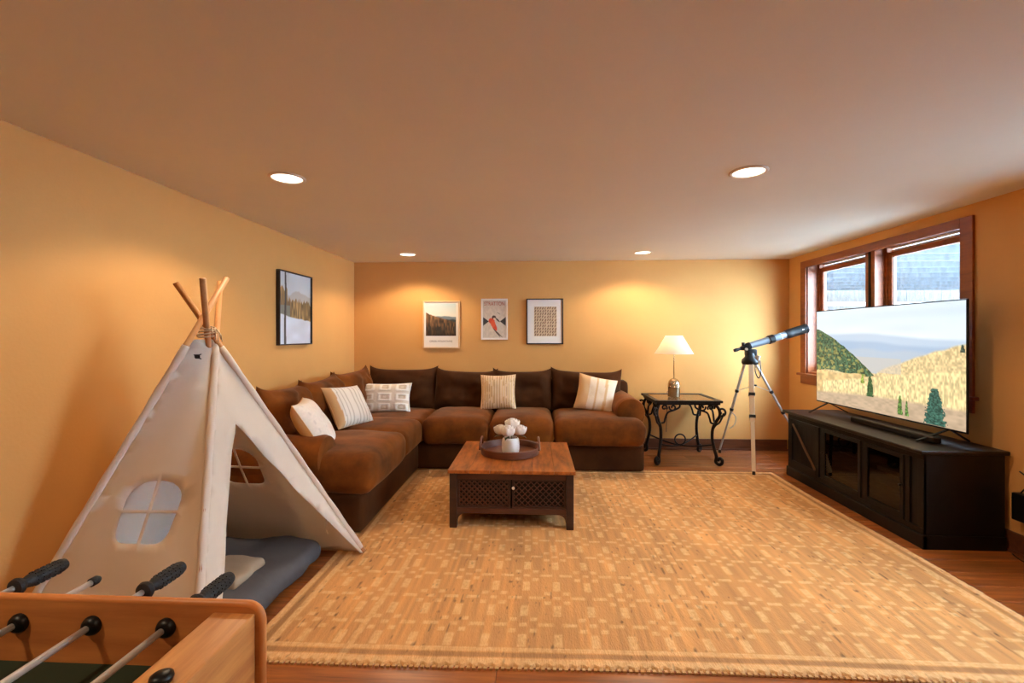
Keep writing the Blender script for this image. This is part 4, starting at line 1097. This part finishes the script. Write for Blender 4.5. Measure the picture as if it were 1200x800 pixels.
# rope lashing
rp = MB()
for k in range(6):
    c = TT+Vector((0, 0, -.02+.008*k)); rr = .042-.002*abs(k-2)
    rp.tube([(c.x+rr*math.cos(a), c.y+rr*math.sin(a)*1.0, c.z+.008*math.sin(a*1+k)) for a in np.linspace(0, 2*PI, 20, endpoint=False)], .004, 6, closed=True)
for k in range(7):
    a = -.6+k*.25; rp.tube([(TT.x+.045*math.cos(a), TT.y+.045*math.sin(a), TT.z+.01), (TT.x+.06*math.cos(a), TT.y+.06*math.sin(a), TT.z+.02-.01*k), (TT.x+.062*math.cos(a), TT.y+.062*math.sin(a), TT.z-.03-.01*(k % 3))], .0022, 5)
rp.build('rope_lashing', M['rope'], tp, True)
# black tag and tie strings
q = onpole('A', 1.20).lerp(onpole('B', 1.20), .55)+Vector((0, -.006, 0))
bt = MB(); bt.box(q.x-.014, q.x+.014, q.y-.012, q.y-.008, q.z-.010, q.z+.010, .002); bt.bar(q+Vector((-.02, -.01, .012)), q+Vector((.02, -.01, -.012)), .006, .003); bt.bar(q+Vector((.02, -.01, .012)), q+Vector((-.02, -.01, -.010)), .006, .003)
bt.build('bow', M['black'], tp)['label'] = 'small black bow near the top'
MB().tube([tuple(p) for p in spline([(-1.21, 2.62, .27), (-1.20, 2.60, .23), (-1.205, 2.60, .19), (-1.19, 2.59, .16)], 5)], .004, 6).build('tie_string', M['cotton'], tp, True)

# cushion mat in the tent
fm = cushion_mb(-1.98, -1.235, 1.72, 2.64, .012, .12, .05, .025, 30, .02, 31).build('floor_cushion', M['mat'], smooth=True)
tag(fm, 'blue-grey quilted floor cushion lying inside the teepee', 'cushion')
bl = cushion_mb(-1.62, -1.36, 2.02, 2.30, .135, .17, .022, .03, 16, .022, 33).build('folded_blanket', M['beige'], smooth=True)
tag(bl, 'small crumpled beige blanket on the blue-grey floor cushion', 'blanket')

# ================================================================== FOOSBALL TABLE
FX0, FX1, FY0, FY1, FZ = -1.76, -.507, .12, .840, .800
fb = thing('foosball_table', ((FX0+FX1)/2, (FY0+FY1)/2, 0), 'wooden foosball table with steel rods in the near left corner', 'game table')
def side(yc0, yc1):
    r = .028; z0 = .52
    pts = [(FX0, z0), (FX1, z0)] + [(FX1-r+r*math.cos(a), FZ-r+r*math.sin(a)) for a in np.linspace(0, PI/2, 8)] + [(FX0+r-r*math.sin(a), FZ-r+r*math.cos(a)) for a in np.linspace(0, PI/2, 8)]
    Mx = Matrix(((1, 0, 0, 0), (0, 0, -1, yc1), (0, 1, 0, 0), (0, 0, 0, 1)))
    MB().prism(pts, yc1-yc0, Mx).build('side_panel', M['foosx'], fb)
    # edge band follows the outline
    band = [(FX1-.0, z0)] + [(FX1-r+r*math.cos(a), FZ-r+r*math.sin(a)) for a in np.linspace(0, PI/2, 8)] + [(FX0+r-r*math.sin(a), FZ-r+r*math.cos(a)) for a in np.linspace(0, PI/2, 8)]+[(FX0, z0)]
    MB().tube([(p[0], (yc0+yc1)/2, p[1]) for p in band], (yc1-yc0)/2+.0006, 10).build('edge_band', M['foosrim'], fb, True)
side(FY1-.014, FY1); side(FY0, FY0+.014)
for (a, b) in ((FX1-.088, FX1-.008), (FX0+.008, FX0+.088)):
    MB().box(a, b, FY0+.0205, FY1-.0145, .56, FZ-.012, .003).build('end_panel', M['foos'], fb)
    k = 3
MB().box(FX0+.09, FX1-.09, FY0+.021, FY1-.015, .66, .684).build('playfield', M['field'], fb)
for (xx, yy) in ((FX0+.02, FY0+.03), (FX1-.11, FY0+.03), (FX0+.02, FY1-.12), (FX1-.11, FY1-.12)):
    MB().box(xx, xx+.09, yy, yy+.09, .0, .5595, .006).build('leg', M['foos'], fb)
MB().lathe([(.001, 0), (.014, 0), (.016, .006), (.015, .010), (.010, .013), (.001, .014)], (-.552, .655, FZ-.012), 20).build('corner_knob', M['black'], fb, True)
for i in range(8):
    xx = -.685-.1445*i; rz = .757
    out = 0 if i % 2 else 1
    if i == 0: e1 = .99
    hl = (i in (0, 1, 3, 5))
    if i == 2: yend = .972
    else: yend = .935 if i else .895
    if not hl and i != 2: yend = .96
    y_lo = FY0-.12 if hl else FY0-.22
    ro = MB().tube([(xx, FY0-.10, rz), (xx, yend, rz)], .0062, 14).build('rod', M['chrome'], fb, True)
    if hl:
        Mh = Matrix.Translation((xx, yend-.002, rz)) @ Matrix.Rotation(-PI/2, 4, 'X')
        MB().lathe([(.001, 0), (.0105, 0), (.017, .003), (.019, .009), (.0165, .015), (.011, .02), (.012, .026), (.0145, .035), (.0150, .095), (.0155, .10), (.013, .109), (.007, .113), (.001, .1135)], (0, 0, 0), 20, Mh).build('handle', M['rubber'], ro, 'auto')
        g_ = MB()
        for k in range(12):
            a = 2*PI*k/12
            for j in range(5):
                yy = yend+.037+j*.012; g_.box(xx+.0148*math.cos(a)-.0015, xx+.0148*math.cos(a)+.0015, yy, yy+.008, rz+.0148*math.sin(a)-.0015, rz+.0148*math.sin(a)+.0015)
        go = g_.build('grip_ribs', M['rubber'], ro); go['kind'] = 'stuff'
    else:
        MB().tube([(xx, yend-.008, rz), (xx, yend+.006, rz), (xx, yend+.012, rz)], [.0095, .0095, .006], 14).build('end_cap', M['rubber'], ro, True)
    bg_ = MB()
    Mh = Matrix.Translation((xx, FY1-.0145, rz)) @ Matrix.Rotation(PI/2, 4, 'X')
    bg_.lathe([(.0065, 0), (.0175, 0), (.0180, .004), (.015, .010), (.011, .013), (.0066, .014)], (0, 0, 0), 22, Mh)
    bg_.build('bearing', M['black'], fb, 'auto')
    Mh = Matrix.Translation((xx, FY1+.0015, rz)) @ Matrix.Rotation(-PI/2, 4, 'X')
    MB().lathe([(.0065, 0), (.017, 0), (.017, .003), (.012, .008), (.0066, .008)], (0, 0, 0), 22, Mh).build('bearing', M['black'], fb, 'auto')
    # player figure
    if i < 3:
        py = .36
        m_ = MB(); m_.box(xx-.009, xx+.009, py-.012, py+.012, rz-.030, rz+.018, .004); m_.box(xx-.006, xx+.006, py-.009, py+.009, rz-.066, rz-.030, .003)
        m_.lathe([(.001, 0), (.008, .003), (.010, .010), (.008, .018), (.001, .021)], (xx, py, rz+.019), 12)
        m_.build('player', mat('red_player', (160, 30, 24), .4) if i == 0 else M['black'], ro, 'auto')
